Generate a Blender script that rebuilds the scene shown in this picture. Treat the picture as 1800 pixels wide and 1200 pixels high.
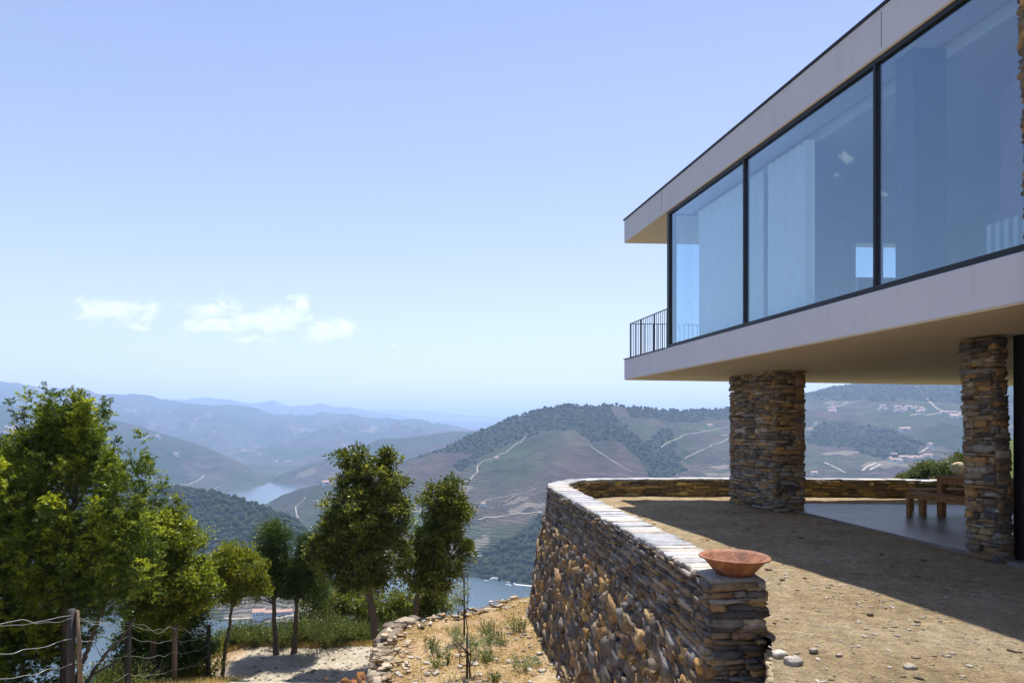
import bpy, math, random
import numpy as np
from mathutils import Vector
R = math.radians
rng = np.random.default_rng(7); random.seed(7)
for o in list(bpy.data.objects): bpy.data.objects.remove(o)
S = bpy.context.scene; COL = S.collection

# ------------------------------------------------------------ camera
CZ, F0, HOR = 1.7, 1100.0, 752.0
cam = bpy.data.cameras.new('camera'); co = bpy.data.objects.new('camera', cam); COL.objects.link(co)
co.location = (0, 0, CZ); co.rotation_euler = (R(90), 0, 0)
cam.sensor_width = 36; cam.sensor_fit = 'HORIZONTAL'; cam.lens = 36 * F0 / 1800; cam.shift_y = (HOR - 600) / 1800
cam.clip_start = .05; cam.clip_end = 80000
S.camera = co
S.render.resolution_x = 1024; S.render.resolution_y = 682
def px(u, v, y): return np.array([(u - 900) / F0 * y, y, CZ - (v - HOR) / F0 * y])

# ------------------------------------------------------------ node helper
class NT:
    def __init__(s, tree): s.t = tree; tree.nodes.clear()
    def n(s, kind, ins=None, **kw):
        nd = s.t.nodes.new(kind)
        for k, v in kw.items(): setattr(nd, k, v)
        for k, v in (ins or {}).items():
            sock = nd.inputs[k]
            if isinstance(v, bpy.types.NodeSocket): s.t.links.new(v, sock)
            else: sock.default_value = v
        return nd
    def m(s, op, a, b=0.0, c=0.0, clamp=False):
        return s.n('ShaderNodeMath', {0: a, 1: b, 2: c}, operation=op, use_clamp=clamp).outputs[0]
    def vm(s, op, a, b=(0, 0, 0)):
        nd = s.n('ShaderNodeVectorMath', {0: a, 1: b}, operation=op)
        return nd.outputs['Value'] if op in ('LENGTH', 'DOT_PRODUCT') else nd.outputs[0]
    def noise(s, vec, scale, detail=4, rough=.55, dist=0, out=0):
        return s.n('ShaderNodeTexNoise', {'Vector': vec, 'Scale': scale, 'Detail': detail, 'Roughness': rough, 'Distortion': dist}).outputs[out]
    def ramp(s, fac, stops, interp='LINEAR'):
        nd = s.n('ShaderNodeValToRGB', {0: fac}); cr = nd.color_ramp; cr.interpolation = interp
        while len(cr.elements) < len(stops): cr.elements.new(.5)
        for e, (p, c) in zip(cr.elements, stops):
            e.position = p; e.color = (*c, 1) if len(c) == 3 else c
        return nd.outputs[0]
    def mix(s, f, a, b, bt='MIX'):
        nd = s.n('ShaderNodeMix', data_type='RGBA', blend_type=bt)
        for i, v in ((0, f), (6, a), (7, b)):
            if isinstance(v, bpy.types.NodeSocket): s.t.links.new(v, nd.inputs[i])
            else: nd.inputs[i].default_value = (*v, 1) if isinstance(v, tuple) and len(v) == 3 else v
        return nd.outputs[2]
    def mr(s, v, a, b, c=0., d=1., kind='SMOOTHSTEP'):
        return s.n('ShaderNodeMapRange', {0: v, 1: a, 2: b, 3: c, 4: d}, interpolation_type=kind).outputs[0]

# ------------------------------------------------------------ world, sun, exposure
SUN = Vector((.083, .34, 1)).normalized()
W = bpy.data.worlds.new('World'); S.world = W; W.use_nodes = True
w = NT(W.node_tree)
sky = w.n('ShaderNodeTexSky', sky_type='NISHITA', sun_disc=False, sun_elevation=math.asin(SUN.z),
          sun_rotation=math.atan2(SUN.x, SUN.y), altitude=300, air_density=1.0, dust_density=.6, ozone_density=2.2)
d = w.n('ShaderNodeTexCoord').outputs['Generated']
sx = w.n('ShaderNodeSeparateXYZ', {0: d})
dy = w.m('MAXIMUM', sx.outputs[1], .02)
uu = w.m('DIVIDE', sx.outputs[0], dy); ww = w.m('DIVIDE', sx.outputs[2], dy)
cv = w.n('ShaderNodeCombineXYZ', {0: uu, 1: ww}).outputs[0]
nz = w.noise(w.n('ShaderNodeMapping', {'Vector': cv, 'Rotation': (0, 0, .35), 'Scale': (.75, 1.2, 1)}).outputs[0], 26, 9, .66, .5); nz2 = w.noise(cv, 7, 3, .5)
wob = w.vm('SCALE', w.vm('SUBTRACT', w.noise(cv, 14, 4, .6, 0, 1), (.5, .5, .5)))
wob.node.inputs['Scale'].default_value = .05
cw = w.vm('ADD', cv, wob)
mask = None
for (cu, cvv, ru, rv) in [(205, 548, 78, 24), (232, 540, 42, 20), (372, 545, 66, 19), (355, 574, 70, 16), (250, 574, 26, 7),
                          (452, 565, 62, 24), (500, 552, 56, 26), (533, 533, 24, 20), (440, 597, 50, 10), (575, 582, 54, 26), (604, 576, 22, 18), (700, 611, 14, 5),
                          (-560, 62, 34, 13), (-520, 110, 16, 7), (-700, 128, 18, 6)]:
    e = w.vm('MULTIPLY', w.vm('SUBTRACT', cw, ((cu - 900) / F0, (HOR - cvv) / F0, 0)), (F0 / ru, F0 / rv, 0))
    g = w.m('SUBTRACT', 1.25, w.vm('LENGTH', e))
    mask = g if mask is None else w.m('MAXIMUM', mask, g)
dens = w.m('ADD', w.m('MULTIPLY', mask, .8), w.m('MULTIPLY', w.m('SUBTRACT', nz, .53), 2.7))
dens = w.mr(dens, .0, .8, 0, .95)
front = w.m('GREATER_THAN', sx.outputs[1], .03)
dens = w.m('MULTIPLY', dens, front)
cl = w.mix(nz2, (7.2, 7.4, 7.9), (8.6, 8.6, 8.8))
gr = w.mr(sx.outputs[2], 0., .62, 0, 1, 'LINEAR')
tint = w.ramp(gr, [(0, (1.5, 1.2, 1.06)), (.3, (1.56, 1.23, 1.06)), (.75, (1.36, 1.12, 1.1)), (1, (1.08, .99, 1.1))])
skc = w.mix(1.0, sky.outputs[0], tint, 'MULTIPLY')
fin = w.mix(dens, skc, cl)
bg = w.n('ShaderNodeBackground', {0: fin, 1: .092})
w.n('ShaderNodeOutputWorld', {0: bg.outputs[0]})

sl = bpy.data.lights.new('sun', 'SUN'); sl.energy = 5.0; sl.angle = R(.55); sl.color = (1, .955, .88)
so = bpy.data.objects.new('sun', sl); COL.objects.link(so)
so.rotation_euler = SUN.to_track_quat('Z', 'Y').to_euler()
S.view_settings.view_transform = 'Standard'; S.view_settings.look = 'None'
S.view_settings.exposure = .85; S.view_settings.gamma = 1
S.cycles.max_bounces = 8; S.cycles.transparent_max_bounces = 16; S.cycles.volume_bounces = 2

# ------------------------------------------------------------ mesh helpers
def mesh_np(name, V, Fc, mat, parent=None, attrs=None, smooth=False):
    me = bpy.data.meshes.new(name); V = np.asarray(V, np.float32)
    if isinstance(Fc, np.ndarray):
        k = Fc.shape[1]; nf = len(Fc)
        me.vertices.add(len(V)); me.vertices.foreach_set('co', V.ravel())
        me.loops.add(nf * k); me.loops.foreach_set('vertex_index', Fc.astype(np.int32).ravel())
        me.polygons.add(nf); me.polygons.foreach_set('loop_start', np.arange(0, nf * k, k, dtype=np.int32))
        me.update(calc_edges=True)
    else:
        me.from_pydata([tuple(map(float, p)) for p in V], [], [tuple(int(i) for i in f) for f in Fc]); me.update()
    for an, a in (attrs or {}).items():
        a = np.asarray(a, np.float32)
        if a.ndim == 1:
            at = me.attributes.new(an, 'FLOAT', 'POINT'); at.data.foreach_set('value', a)
        else:
            at = me.attributes.new(an, 'FLOAT_COLOR', 'POINT')
            if a.shape[1] == 3: a = np.hstack([a, np.ones((len(a), 1), np.float32)])
            at.data.foreach_set('color', a.ravel())
    if smooth: me.polygons.foreach_set('use_smooth', np.ones(len(me.polygons), bool))
    if mat: me.materials.append(mat)
    o = bpy.data.objects.new(name, me); COL.objects.link(o)
    if parent: o.parent = parent
    return o
class MB:
    def __init__(s): s.V = []; s.F = []; s.n = 0
    def add(s, V, Fc):
        V = np.asarray(V, float); s.V.append(V); s.F += [tuple(int(i) + s.n for i in f) for f in Fc]; s.n += len(V); return s
    def box(s, p0, p1, tf=None):
        x0, y0, z0 = p0; x1, y1, z1 = p1
        V = np.array([(x, y, z) for z in (z0, z1) for y in (y0, y1) for x in (x0, x1)], float)
        if tf: V = np.array([tf(*p) for p in V])
        return s.add(V, [(0, 2, 3, 1), (4, 5, 7, 6), (0, 1, 5, 4), (2, 6, 7, 3), (0, 4, 6, 2), (1, 3, 7, 5)])
    def tube(s, pts, rad, seg=8, jit=0.):
        V, Fc = tube(pts, rad, seg, jit); return s.add(V, Fc)
    def build(s, name, mat, parent=None, smooth=False, bevel=0):
        o = mesh_np(name, np.vstack(s.V), s.F, mat, parent, smooth=smooth)
        if bevel:
            b = o.modifiers.new('b', 'BEVEL'); b.width = bevel; b.segments = 2; b.limit_method = 'ANGLE'
        return o
def tube(pts, rad, seg=8, jit=0.):
    pts = np.asarray(pts, float); n = len(pts); rad = np.broadcast_to(rad, n)
    T = np.gradient(pts, axis=0); T /= np.linalg.norm(T, axis=1)[:, None] + 1e-9
    ref = np.array([.3, .2, 1.]) if abs(T[0][2]) < .8 else np.array([1., .1, 0])
    V = []
    for i in range(n):
        a = np.cross(T[i], ref); a /= np.linalg.norm(a) + 1e-9; b = np.cross(T[i], a)
        for k in range(seg):
            th = 2 * math.pi * k / seg; r = rad[i] * (1 + jit * (rng.random() - .5))
            V.append(pts[i] + r * (math.cos(th) * a + math.sin(th) * b))
    Fc = [(i * seg + k, i * seg + (k + 1) % seg, (i + 1) * seg + (k + 1) % seg, (i + 1) * seg + k) for i in range(n - 1) for k in range(seg)]
    Fc += [tuple(range(seg))[::-1], tuple((n - 1) * seg + k for k in range(seg))]
    return np.array(V), Fc
def tag(o, label=None, cat=None, group=None, kind=None):
    for k, v in (('label', label), ('category', cat), ('group', group), ('kind', kind)):
        if v: o[k] = v
    return o
def empty(name, loc, label, cat, group=None, rz=0):
    o = bpy.data.objects.new(name, None); COL.objects.link(o); o.location = tuple(map(float, loc)); o.rotation_euler = (0, 0, rz)
    o.empty_display_size = .2
    return tag(o, label, cat, group)
def reparent(o, root):   # mesh written in world coordinates goes under a root placed elsewhere
    L = np.array(root.location); me = o.data; n = len(me.vertices); a = np.empty(n * 3, np.float32); me.vertices.foreach_get('co', a)
    a = a.reshape(-1, 3) - L.astype(np.float32); me.vertices.foreach_set('co', a.ravel()); me.update(); o.parent = root; return o

# ------------------------------------------------------------ noise in numpy
_perm = rng.permutation(4096)
def vnoise(x, y, seed=0):
    xi = np.floor(x).astype(np.int64); yi = np.floor(y).astype(np.int64); fx = x - xi; fy = y - yi
    fx = fx * fx * (3 - 2 * fx); fy = fy * fy * (3 - 2 * fy)
    def h(a, b): return _perm[(_perm[(a + seed * 57) & 4095] + b) & 4095] / 4095.
    return (h(xi, yi) * (1 - fx) + h(xi + 1, yi) * fx) * (1 - fy) + (h(xi, yi + 1) * (1 - fx) + h(xi + 1, yi + 1) * fx) * fy
def fbm(x, y, oct=5, seed=0, gain=.5):
    a, t, s = 1., 0., 0.
    for i in range(oct):
        t = t + a * (vnoise(x, y, seed + i) - .5) * 2; s += a; a *= gain; x = x * 2.03 + 11.7; y = y * 2.03 + 5.3
    return t / s
def ridged(x, y, oct=5, seed=0):
    a, t, s = 1., 0., 0.
    for i in range(oct):
        t = t + a * (1 - np.abs(vnoise(x, y, seed + i) - .5) * 4); s += a; a *= .5; x = x * 2.07 + 3.1; y = y * 2.07 + 7.9
    return t / s

# ------------------------------------------------------------ materials
def new_mat(name):
    m = bpy.data.materials.new(name); m.use_nodes = True; return m, NT(m.node_tree)
def finish(t, shader, disp=None):
    t.n('ShaderNodeOutputMaterial', {'Surface': shader})
def simple(name, col, rough=.6, metal=0., var=.12, scale=6, bump=.15, bscale=60, spec=.4):
    m, t = new_mat(name); g = t.n('ShaderNodeTexCoord').outputs['Object']
    n1 = t.noise(g, scale, 5); f = t.mr(n1, .3, .7, 1 - var, 1 + var, 'LINEAR')
    c = t.vm('SCALE', (0, 0, 0)); nd = c.node; nd.inputs[0].default_value = col; t.t.links.new(f, nd.inputs['Scale'])
    b = t.n('ShaderNodeBump', {'Strength': bump, 'Distance': .01, 'Height': t.noise(g, bscale, 4)})
    p = t.n('ShaderNodeBsdfPrincipled', {'Base Color': c, 'Roughness': rough, 'Metallic': metal, 'Normal': b.outputs[0], 'Specular IOR Level': spec})
    finish(t, p.outputs[0]); return m
def stone_mat(name, bright=1., bs=1., rough=.8):
    m, t = new_mat(name); g = t.n('ShaderNodeTexCoord').outputs['Object']
    a = t.n('ShaderNodeAttribute', attribute_name='col').outputs['Color']
    n1 = t.noise(g, 14, 6, .65); n2 = t.noise(g, 55, 5, .7)
    f = t.m('MULTIPLY', t.mr(n1, .25, .75, .62, 1.38, 'LINEAR'), t.mr(n2, .25, .75, .8, 1.2, 'LINEAR'))
    sc = t.n('ShaderNodeVectorMath', {0: a}, operation='SCALE'); t.t.links.new(t.m('MULTIPLY', f, bright), sc.inputs['Scale'])
    rust = t.mr(t.noise(g, 5, 5, .6, .5), .54, .7, 0, .5)
    c = t.mix(rust, sc.outputs[0], (.2 * bright, .115 * bright, .045 * bright))
    lay = t.n('ShaderNodeMapping', {'Vector': g, 'Scale': (1, 1, 7)}).outputs[0]
    h = t.m('ADD', t.m('MULTIPLY', t.noise(lay, 9, 6, .7), 1.0), t.m('MULTIPLY', t.noise(g, 60, 5, .7), .4))
    b = t.n('ShaderNodeBump', {'Strength': .8 * bs, 'Distance': .03, 'Height': h})
    p = t.n('ShaderNodeBsdfPrincipled', {'Base Color': c, 'Roughness': rough, 'Normal': b.outputs[0], 'Specular IOR Level': .3})
    finish(t, p.outputs[0]); return m
def leaf_mat(name, c1, c2, c3, trans=.35, rough=.42):
    m, t = new_mat(name); a = t.n('ShaderNodeAttribute', attribute_name='tone').outputs['Fac']
    c = t.ramp(a, [(0, c1), (.5, c2), (1, c3)])
    p = t.n('ShaderNodeBsdfPrincipled', {'Base Color': c, 'Roughness': rough, 'Specular IOR Level': .35})
    tr = t.n('ShaderNodeBsdfTranslucent', {'Color': t.mix(1., c, (1.5, 1.45, .7), 'MULTIPLY')})
    finish(t, t.n('ShaderNodeMixShader', {0: trans, 1: p.outputs[0], 2: tr.outputs[0]}).outputs[0]); return m
def bark_mat(name, col):
    m, t = new_mat(name); g = t.n('ShaderNodeTexCoord').outputs['Object']
    s = t.n('ShaderNodeMapping', {'Vector': g, 'Scale': (1, 1, .22)}).outputs[0]; n1 = t.noise(s, 30, 6, .7)
    c = t.ramp(n1, [(.3, tuple(k * .45 for k in col)), (.7, tuple(k * 1.4 for k in col))])
    b = t.n('ShaderNodeBump', {'Strength': .9, 'Distance': .02, 'Height': n1})
    finish(t, t.n('ShaderNodeBsdfPrincipled', {'Base Color': c, 'Roughness': .9, 'Normal': b.outputs[0]}).outputs[0]); return m
def dirt_mat(name, c1, c2, c3, peb=1.):
    m, t = new_mat(name); g = t.n('ShaderNodeTexCoord').outputs['Object']
    n1 = t.noise(g, .9, 8, .62); n2 = t.noise(g, 7, 8, .7); n3 = t.noise(g, 45, 6, .7)
    c = t.ramp(n1, [(.3, c1), (.5, c2), (.72, c3)])
    sp = t.mr(n2, .3, .72, .62, 1.34, 'LINEAR'); sp = t.m('MULTIPLY', sp, t.mr(n3, .3, .7, .6, 1.4, 'LINEAR'))
    sc = t.n('ShaderNodeVectorMath', {0: c}, operation='SCALE'); t.t.links.new(sp, sc.inputs['Scale'])
    vo = t.n('ShaderNodeTexVoronoi', {'Vector': g, 'Scale': 17, 'Randomness': 1}, feature='F1')
    pick = t.m('MULTIPLY', t.mr(vo.outputs['Distance'], .12, .24, 1, 0), t.m('GREATER_THAN', t.n('ShaderNodeSeparateColor', {0: vo.outputs['Color']}).outputs[0], .72))
    c = t.mix(t.m('MULTIPLY', pick, .7 * peb), sc.outputs[0], (.44, .4, .35))
    patch = t.mr(t.noise(g, 2.3, 7, .66, .8), .6, .7, 0, .55 * peb)
    c = t.mix(patch, c, (.46, .42, .35))
    h = t.m('ADD', t.m('ADD', t.m('MULTIPLY', n2, 1.2), t.m('MULTIPLY', n3, .5)), t.m('MULTIPLY', pick, .4))
    b = t.n('ShaderNodeBump', {'Strength': 1., 'Distance': .12, 'Height': h})
    finish(t, t.n('ShaderNodeBsdfPrincipled', {'Base Color': c, 'Roughness': .95, 'Normal': b.outputs[0], 'Specular IOR Level': .15}).outputs[0]); return m
M = {}
M['stone'] = stone_mat('slate_stone'); M['rubble'] = stone_mat('rubble_stone', 1., 1.2)
M['coping'] = stone_mat('coping_slate', 1., .5, .6)
M['core'] = simple('mortar_core', (.035, .028, .02), .95)
M['stucco'] = simple('pale_stucco', (.48, .485, .57), .85, var=.05, scale=1.3, bump=.25, bscale=120)
m, t = new_mat('pale_stucco'); g = t.n('ShaderNodeTexCoord').outputs['Object']
st_ = t.noise(t.n('ShaderNodeMapping', {'Vector': g, 'Scale': (2.2, 2.2, .25)}).outputs[0], 2.2, 6, .6); cl_ = t.noise(g, .8, 5, .6)
c = t.mix(t.mr(st_, .5, .75, 0, .3), t.mix(cl_, (.5, .505, .58), (.59, .59, .655)), (.41, .4, .43))
b = t.n('ShaderNodeBump', {'Strength': .3, 'Distance': .01, 'Height': t.noise(g, 90, 4)})
finish(t, t.n('ShaderNodeBsdfPrincipled', {'Base Color': c, 'Roughness': .85, 'Normal': b.outputs[0]}).outputs[0]); M['stucco'] = m
M['soffit'] = simple('soffit_stucco', (.56, .455, .32), .85, var=.06, scale=1, bump=.2, bscale=120)
M['metal'] = simple('dark_metal', (.018, .02, .024), .4, .3, var=.1, bump=.02)
M['white'] = simple('interior_white', (.6, .62, .66), .8, var=.03, bump=.05)
M['floor_in'] = simple('interior_floor', (.16, .13, .11), .5)
M['curtain'] = simple('sheer_curtain', (.85, .87, .87), .9, var=.04, bump=.02)
M['cabinet'] = simple('cabinet_wood', (.36, .22, .24), .5, var=.1, scale=3)
M['darkwall'] = simple('dark_column', (.05, .06, .09), .6)
M['wood'] = bark_mat('oiled_timber', (.3, .16, .06)); M['bark'] = bark_mat('bark', (.1, .075, .055)); M['post'] = bark_mat('weathered_post', (.17, .12, .085))
M['darkpost'] = simple('dark_post', (.035, .032, .033), .8)
M['slab'] = simple('polished_slab', (.17, .155, .155), .4, var=.3, scale=1.6, bump=.05, bscale=20, spec=.5)
M['wire'] = simple('galvanised_wire', (.62, .64, .62), .35, .7, var=.1, bump=0)
M['dirt'] = dirt_mat('terrace_dirt', (.34, .25, .135), (.46, .35, .205), (.54, .44, .295))
M['road'] = dirt_mat('road_dirt', (.34, .3, .22), (.42, .375, .3), (.47, .43, .36), .5)
M['slope'] = dirt_mat('slope_dirt', (.32, .19, .09), (.38, .25, .125), (.44, .33, .2), .9)
M['straw'] = leaf_mat('straw', (.36, .24, .1), (.5, .36, .17), (.42, .4, .16), .3)
M['juniper'] = leaf_mat('juniper_sprays', (.016, .038, .008), (.085, .13, .015), (.46, .5, .045), .42)
M['oak'] = leaf_mat('oak_leaves', (.022, .038, .008), (.1, .125, .02), (.36, .36, .08), .38)
M['yellow'] = leaf_mat('yellowing_leaves', (.07, .1, .015), (.17, .2, .02), (.33, .3, .03), .4)
M['oakbright'] = leaf_mat('bright_leaves', (.03, .055, .008), (.15, .19, .02), (.42, .45, .06), .42); M['pine'] = leaf_mat('dark_needles', (.014, .032, .008), (.05, .09, .016), (.17, .24, .035), .3)
M['shrub'] = leaf_mat('shrub_stems', (.035, .055, .018), (.11, .14, .05), (.24, .26, .11), .3)
M['olive'] = leaf_mat('olive_leaves', (.1, .13, .07), (.2, .24, .14), (.34, .38, .25), .35)
M['terracotta'] = None
m, t = new_mat('terracotta'); g = t.n('ShaderNodeTexCoord').outputs['Object']
n1 = t.noise(g, 9, 6, .6, 1.); n2 = t.noise(g, 40, 5, .6)
c = t.ramp(n1, [(.32, (.11, .04, .016)), (.5, (.23, .08, .034)), (.68, (.31, .14, .065))]); c = t.mix(t.mr(n2, .55, .75, 0, .35), c, (.6, .42, .3))
b = t.n('ShaderNodeBump', {'Strength': .3, 'Distance': .01, 'Height': n2})
finish(t, t.n('ShaderNodeBsdfPrincipled', {'Base Color': c, 'Roughness': .7, 'Normal': b.outputs[0]}).outputs[0]); M['terracotta'] = m
m, t = new_mat('window_glass')
fc_ = t.n('ShaderNodeLayerWeight', {'Blend': .5}).outputs['Facing']; lw = t.m('ADD', .15, t.m('MULTIPLY', t.m('POWER', fc_, 3.0), .7))
tr = t.n('ShaderNodeBsdfTransparent', {'Color': (.86, .94, .98, 1)}); gl = t.n('ShaderNodeBsdfGlossy', {'Color': (.7, .85, .98, 1), 'Roughness': .003})
finish(t, t.n('ShaderNodeMixShader', {0: lw, 1: tr.outputs[0], 2: gl.outputs[0]}).outputs[0]); M['glass'] = m
m, t = new_mat('river_water'); g = t.n('ShaderNodeTexCoord').outputs['Object']
b = t.n('ShaderNodeBump', {'Strength': .5, 'Distance': .6, 'Height': t.noise(g, .12, 5, .6)})
finish(t, t.n('ShaderNodeBsdfPrincipled', {'Base Color': (.06, .09, .11, 1), 'Roughness': .16, 'Normal': b.outputs[0], 'IOR': 1.4}).outputs[0]); M['water'] = m

# ------------------------------------------------------------ far terrain: real hills, each ridge at its own distance
def I(u, pts): p = np.array(pts, float); return np.interp(u, p[:, 0], p[:, 1])
RZ = -250.
us = np.concatenate([np.linspace(-2600, -60, 160)[:-1], np.arange(-60, 1860, 1.7), np.linspace(1862, 4200, 110)])
ys = np.concatenate([np.geomspace(52, 470, 46)[:-1], np.geomspace(470, 880, 40)[:-1], np.geomspace(880, 4300, 560)[:-1], np.geomspace(4300, 30000, 170)])
def zv(v, y): return CZ - (v - HOR) / F0 * y
vA = I(us, [(-2600, 640), (-400, 700), (0, 760), (30, 772), (120, 805), (250, 848), (300, 855), (350, 862), (400, 872), (440, 885), (500, 905), (530, 925), (552, 955), (600, 1010), (640, 1040), (700, 1075)])
yA = I(us, [(-2600, 1500), (0, 1300), (250, 1200), (440, 1120), (552, 1040), (640, 960), (700, 940)])
fA = I(us, [(-2600, 900), (0, 860), (380, 822), (560, 800), (640, 900), (700, 935)])
vB = I(us, [(380, 905), (455, 893), (500, 868), (530, 858), (575, 848), (600, 846), (640, 838), (700, 813), (735, 803), (780, 788), (800, 776), (850, 752), (890, 736), (933, 724), (967, 717), (990, 712), (1010, 713), (1030, 716), (1083, 713), (1113, 716), (1200, 721), (1283, 717), (1350, 710), (1420, 692), (1460, 680), (1520, 668), (1600, 655), (1700, 648), (1900, 660), (2400, 690), (4200, 640)])
yB = I(us, [(380, 1950), (455, 1950), (575, 1850), (700, 1850), (780, 1900), (990, 2000), (1283, 2350), (1420, 2900), (1520, 3100), (4200, 3100)])
fB = I(us, [(380, 1600), (560, 1500), (640, 1120), (790, 1072), (840, 1050), (900, 1018), (950, 990), (1100, 950), (2000, 900), (4200, 900)])
vC = I(us, [(440, 868), (478, 848), (500, 835), (555, 812), (589, 803), (633, 787), (667, 771), (717, 767), (778, 760), (839, 757), (900, 760), (1200, 760)])
yC = I(us, [(440, 2750), (478, 2950), (589, 3300), (700, 3700), (839, 4000), (1200, 4200)])
fC = I(us, [(-2600, 2500), (380, 2480), (437, 2500), (462, 2640), (478, 2860), (520, 2750), (560, 2700), (1200, 2900)])
vD = I(us, [(-2600, 650), (-300, 690), (0, 712), (33, 716), (120, 722), (233, 745), (278, 759), (333, 776), (378, 793), (417, 811), (439, 824), (461, 842), (475, 853), (490, 862), (530, 862)])
yD = I(us, [(-2600, 3800), (0, 3600), (333, 3300), (461, 2900), (490, 2850)])
vE = I(us, [(-2600, 640), (-300, 660), (0, 671), (45, 676), (85, 683), (125, 681), (180, 688), (220, 694), (260, 696), (300, 705), (380, 712), (430, 717), (480, 724), (560, 727), (640, 731), (720, 737), (790, 747), (840, 756), (880, 762), (1000, 768), (4200, 768)])
yE = I(us, [(-2600, 7500), (400, 7200), (900, 8200), (4200, 8200)])
vF = I(us, [(-2600, 690), (200, 706), (285, 703), (340, 698), (400, 701), (440, 708), (480, 704), (510, 713), (560, 710), (620, 716), (680, 725), (730, 735), (800, 741), (900, 746), (1100, 750), (4200, 745)])
vG = I(us, [(-2600, 735), (300, 740), (600, 727), (650, 721), (690, 719), (740, 722), (800, 727), (860, 731), (900, 735), (1000, 738), (1300, 740), (4200, 730)])
nu, ny = len(us), len(ys)
Zt = np.zeros((nu, ny)); Rel = np.zeros((nu, ny)); Lay = np.zeros((nu, ny), int)
for i, u in enumerate(us):
    hasA = u < 690; hasD = u < 478
    zA = max(zv(vA[i], yA[i]), RZ - 8) if hasA else RZ - 8
    zB = max(zv(vB[i], yB[i]), RZ - 8) if u > 455 else RZ - 8
    K = [(50, -29, 0, 0), (462, RZ - 10, 0, 0)]     # depth, z, noise weight, layer of the segment that ends here
    if hasA:
        K += [(fA[i], RZ - .5, 0, 0)]
        K += [(.45 * fA[i] + .55 * yA[i], RZ + (zA - RZ) * .62, .8, 1), (yA[i], zA, .1, 1), (yA[i] + 260, RZ - 4, .2, 1)]
        if fB[i] > yA[i] + 300: K += [(fB[i], RZ - 4, 0, 1)]
    else: K += [(fB[i], RZ - .5, 0, 0)]
    if u > 455:
        y0 = K[-1][0]; z0 = K[-1][1]
        K += [(y0 + .3 * (yB[i] - y0), z0 + (zB - z0) * .27, .8, 2), (y0 + .7 * (yB[i] - y0), z0 + (zB - z0) * .7, 1, 2), (yB[i], zB, .1, 2)]
        if u < 600: K += [(yB[i] + 150, RZ - 4, 0, 2)]
        else: K += [(yB[i] + 350, max(zB - 170, RZ + 5), .2, 2)]
    y0 = K[-1][0]
    if u < 600: K += [(max(fC[i], y0 + 40), RZ - .5, 0, 3)]
    else:
        if fC[i] > y0 + 60: K += [(fC[i], min(RZ + 40, K[-1][1]), .2, 3)]
    if hasD: zc, yc, ll = zv(vD[i], yD[i]), yD[i], 4
    else: zc, yc, ll = zv(vC[i], yC[i]), yC[i], 3
    if u > 900 : zc = min(zc, -60)
    if yc > K[-1][0] + 40 and u < 1150:
        y0, z0 = K[-1][0], K[-1][1]
        K += [(.5 * (y0 + yc), z0 + (zc - z0) * .55, 1, ll), (yc, zc, .15, ll), (yc + 130, max(zc - 60, RZ + 14), .3, ll), (yc + 500, max(zc - 150, RZ + 14), .3, ll)]
    y0, z0 = K[-1][0], K[-1][1]
    zE = zv(vE[i], yE[i])
    K += [(max(4400, y0 + 100), RZ + 45 if u < 620 else min(z0, RZ + 60), .8, 5), (6000, RZ + (zE - RZ) * .6, 2.6, 5), (yE[i], zE, .8, 5), (yE[i] + 1500, zE - 250, .5, 5),
          (13000, zv(vF[i], 13000), .6, 6), (15000, zv(vF[i], 13000) - 300, .5, 6), (21000, zv(vG[i], 21000), .4, 7), (30000, -400, 0, 7)]
    K = np.array(K); Zt[i] = np.interp(ys, K[:, 0], K[:, 1]); Rel[i] = np.interp(ys, K[:, 0], K[:, 2])
    Lay[i] = K[np.clip(np.searchsorted(K[:, 0], ys), 0, len(K) - 1), 3].astype(int)
# smooth the creases left between the guide points, except over the shores
Y = np.broadcast_to(ys, (nu, ny)).copy(); X = (us[:, None] - 900) / F0 * Y
sc = np.clip(Y / 1800, .6, 8)
big = ridged(X / 520, Y / 520, 5, 3); mid = fbm(X / 160, Y / 160, 5, 9); fine = fbm(X / 26, Y / 26, 3, 15)
Zt += Rel * ((big - .35) * 44 * np.clip(sc, .8, 1.7) + mid * 16) + np.where(Zt > RZ + 1, 1, 0) * fine * 1.3 + np.where((Y > 480) & (Zt > RZ - 2) , mid * 2.0, 0) * np.minimum(1, (Zt - RZ) / 20).clip(0, 1)
Vpx = HOR - (Zt - CZ) * F0 / Y; Upx = np.broadcast_to(us[:, None], (nu, ny))
def poly_mask(pts):
    p = np.array(pts, float); ins = np.zeros(Upx.shape, bool); n = len(p)
    uu_ = Upx + 14 * mid + 5 * fine; vv_ = Vpx + 8 * mid + 3 * fine
    for a in range(n):
        x0, y0 = p[a]; x1, y1 = p[(a + 1) % n]
        if y0 == y1: continue
        c_ = ((y0 > vv_) != (y1 > vv_)); ins ^= c_ & (uu_ < (x1 - x0) * (vv_ - y0) / (y1 - y0) + x0)
    return ins
forest = np.zeros((nu, ny)); pat = fbm(X / 230, Y / 300, 6, 21); pat2 = fbm(X / 420 + 9, Y / 420, 4, 33)
L1, L2 = Lay == 1, Lay == 2
forest[L1] = .95
forest[(Lay == 0) & (Y < 500)] = .75
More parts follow.
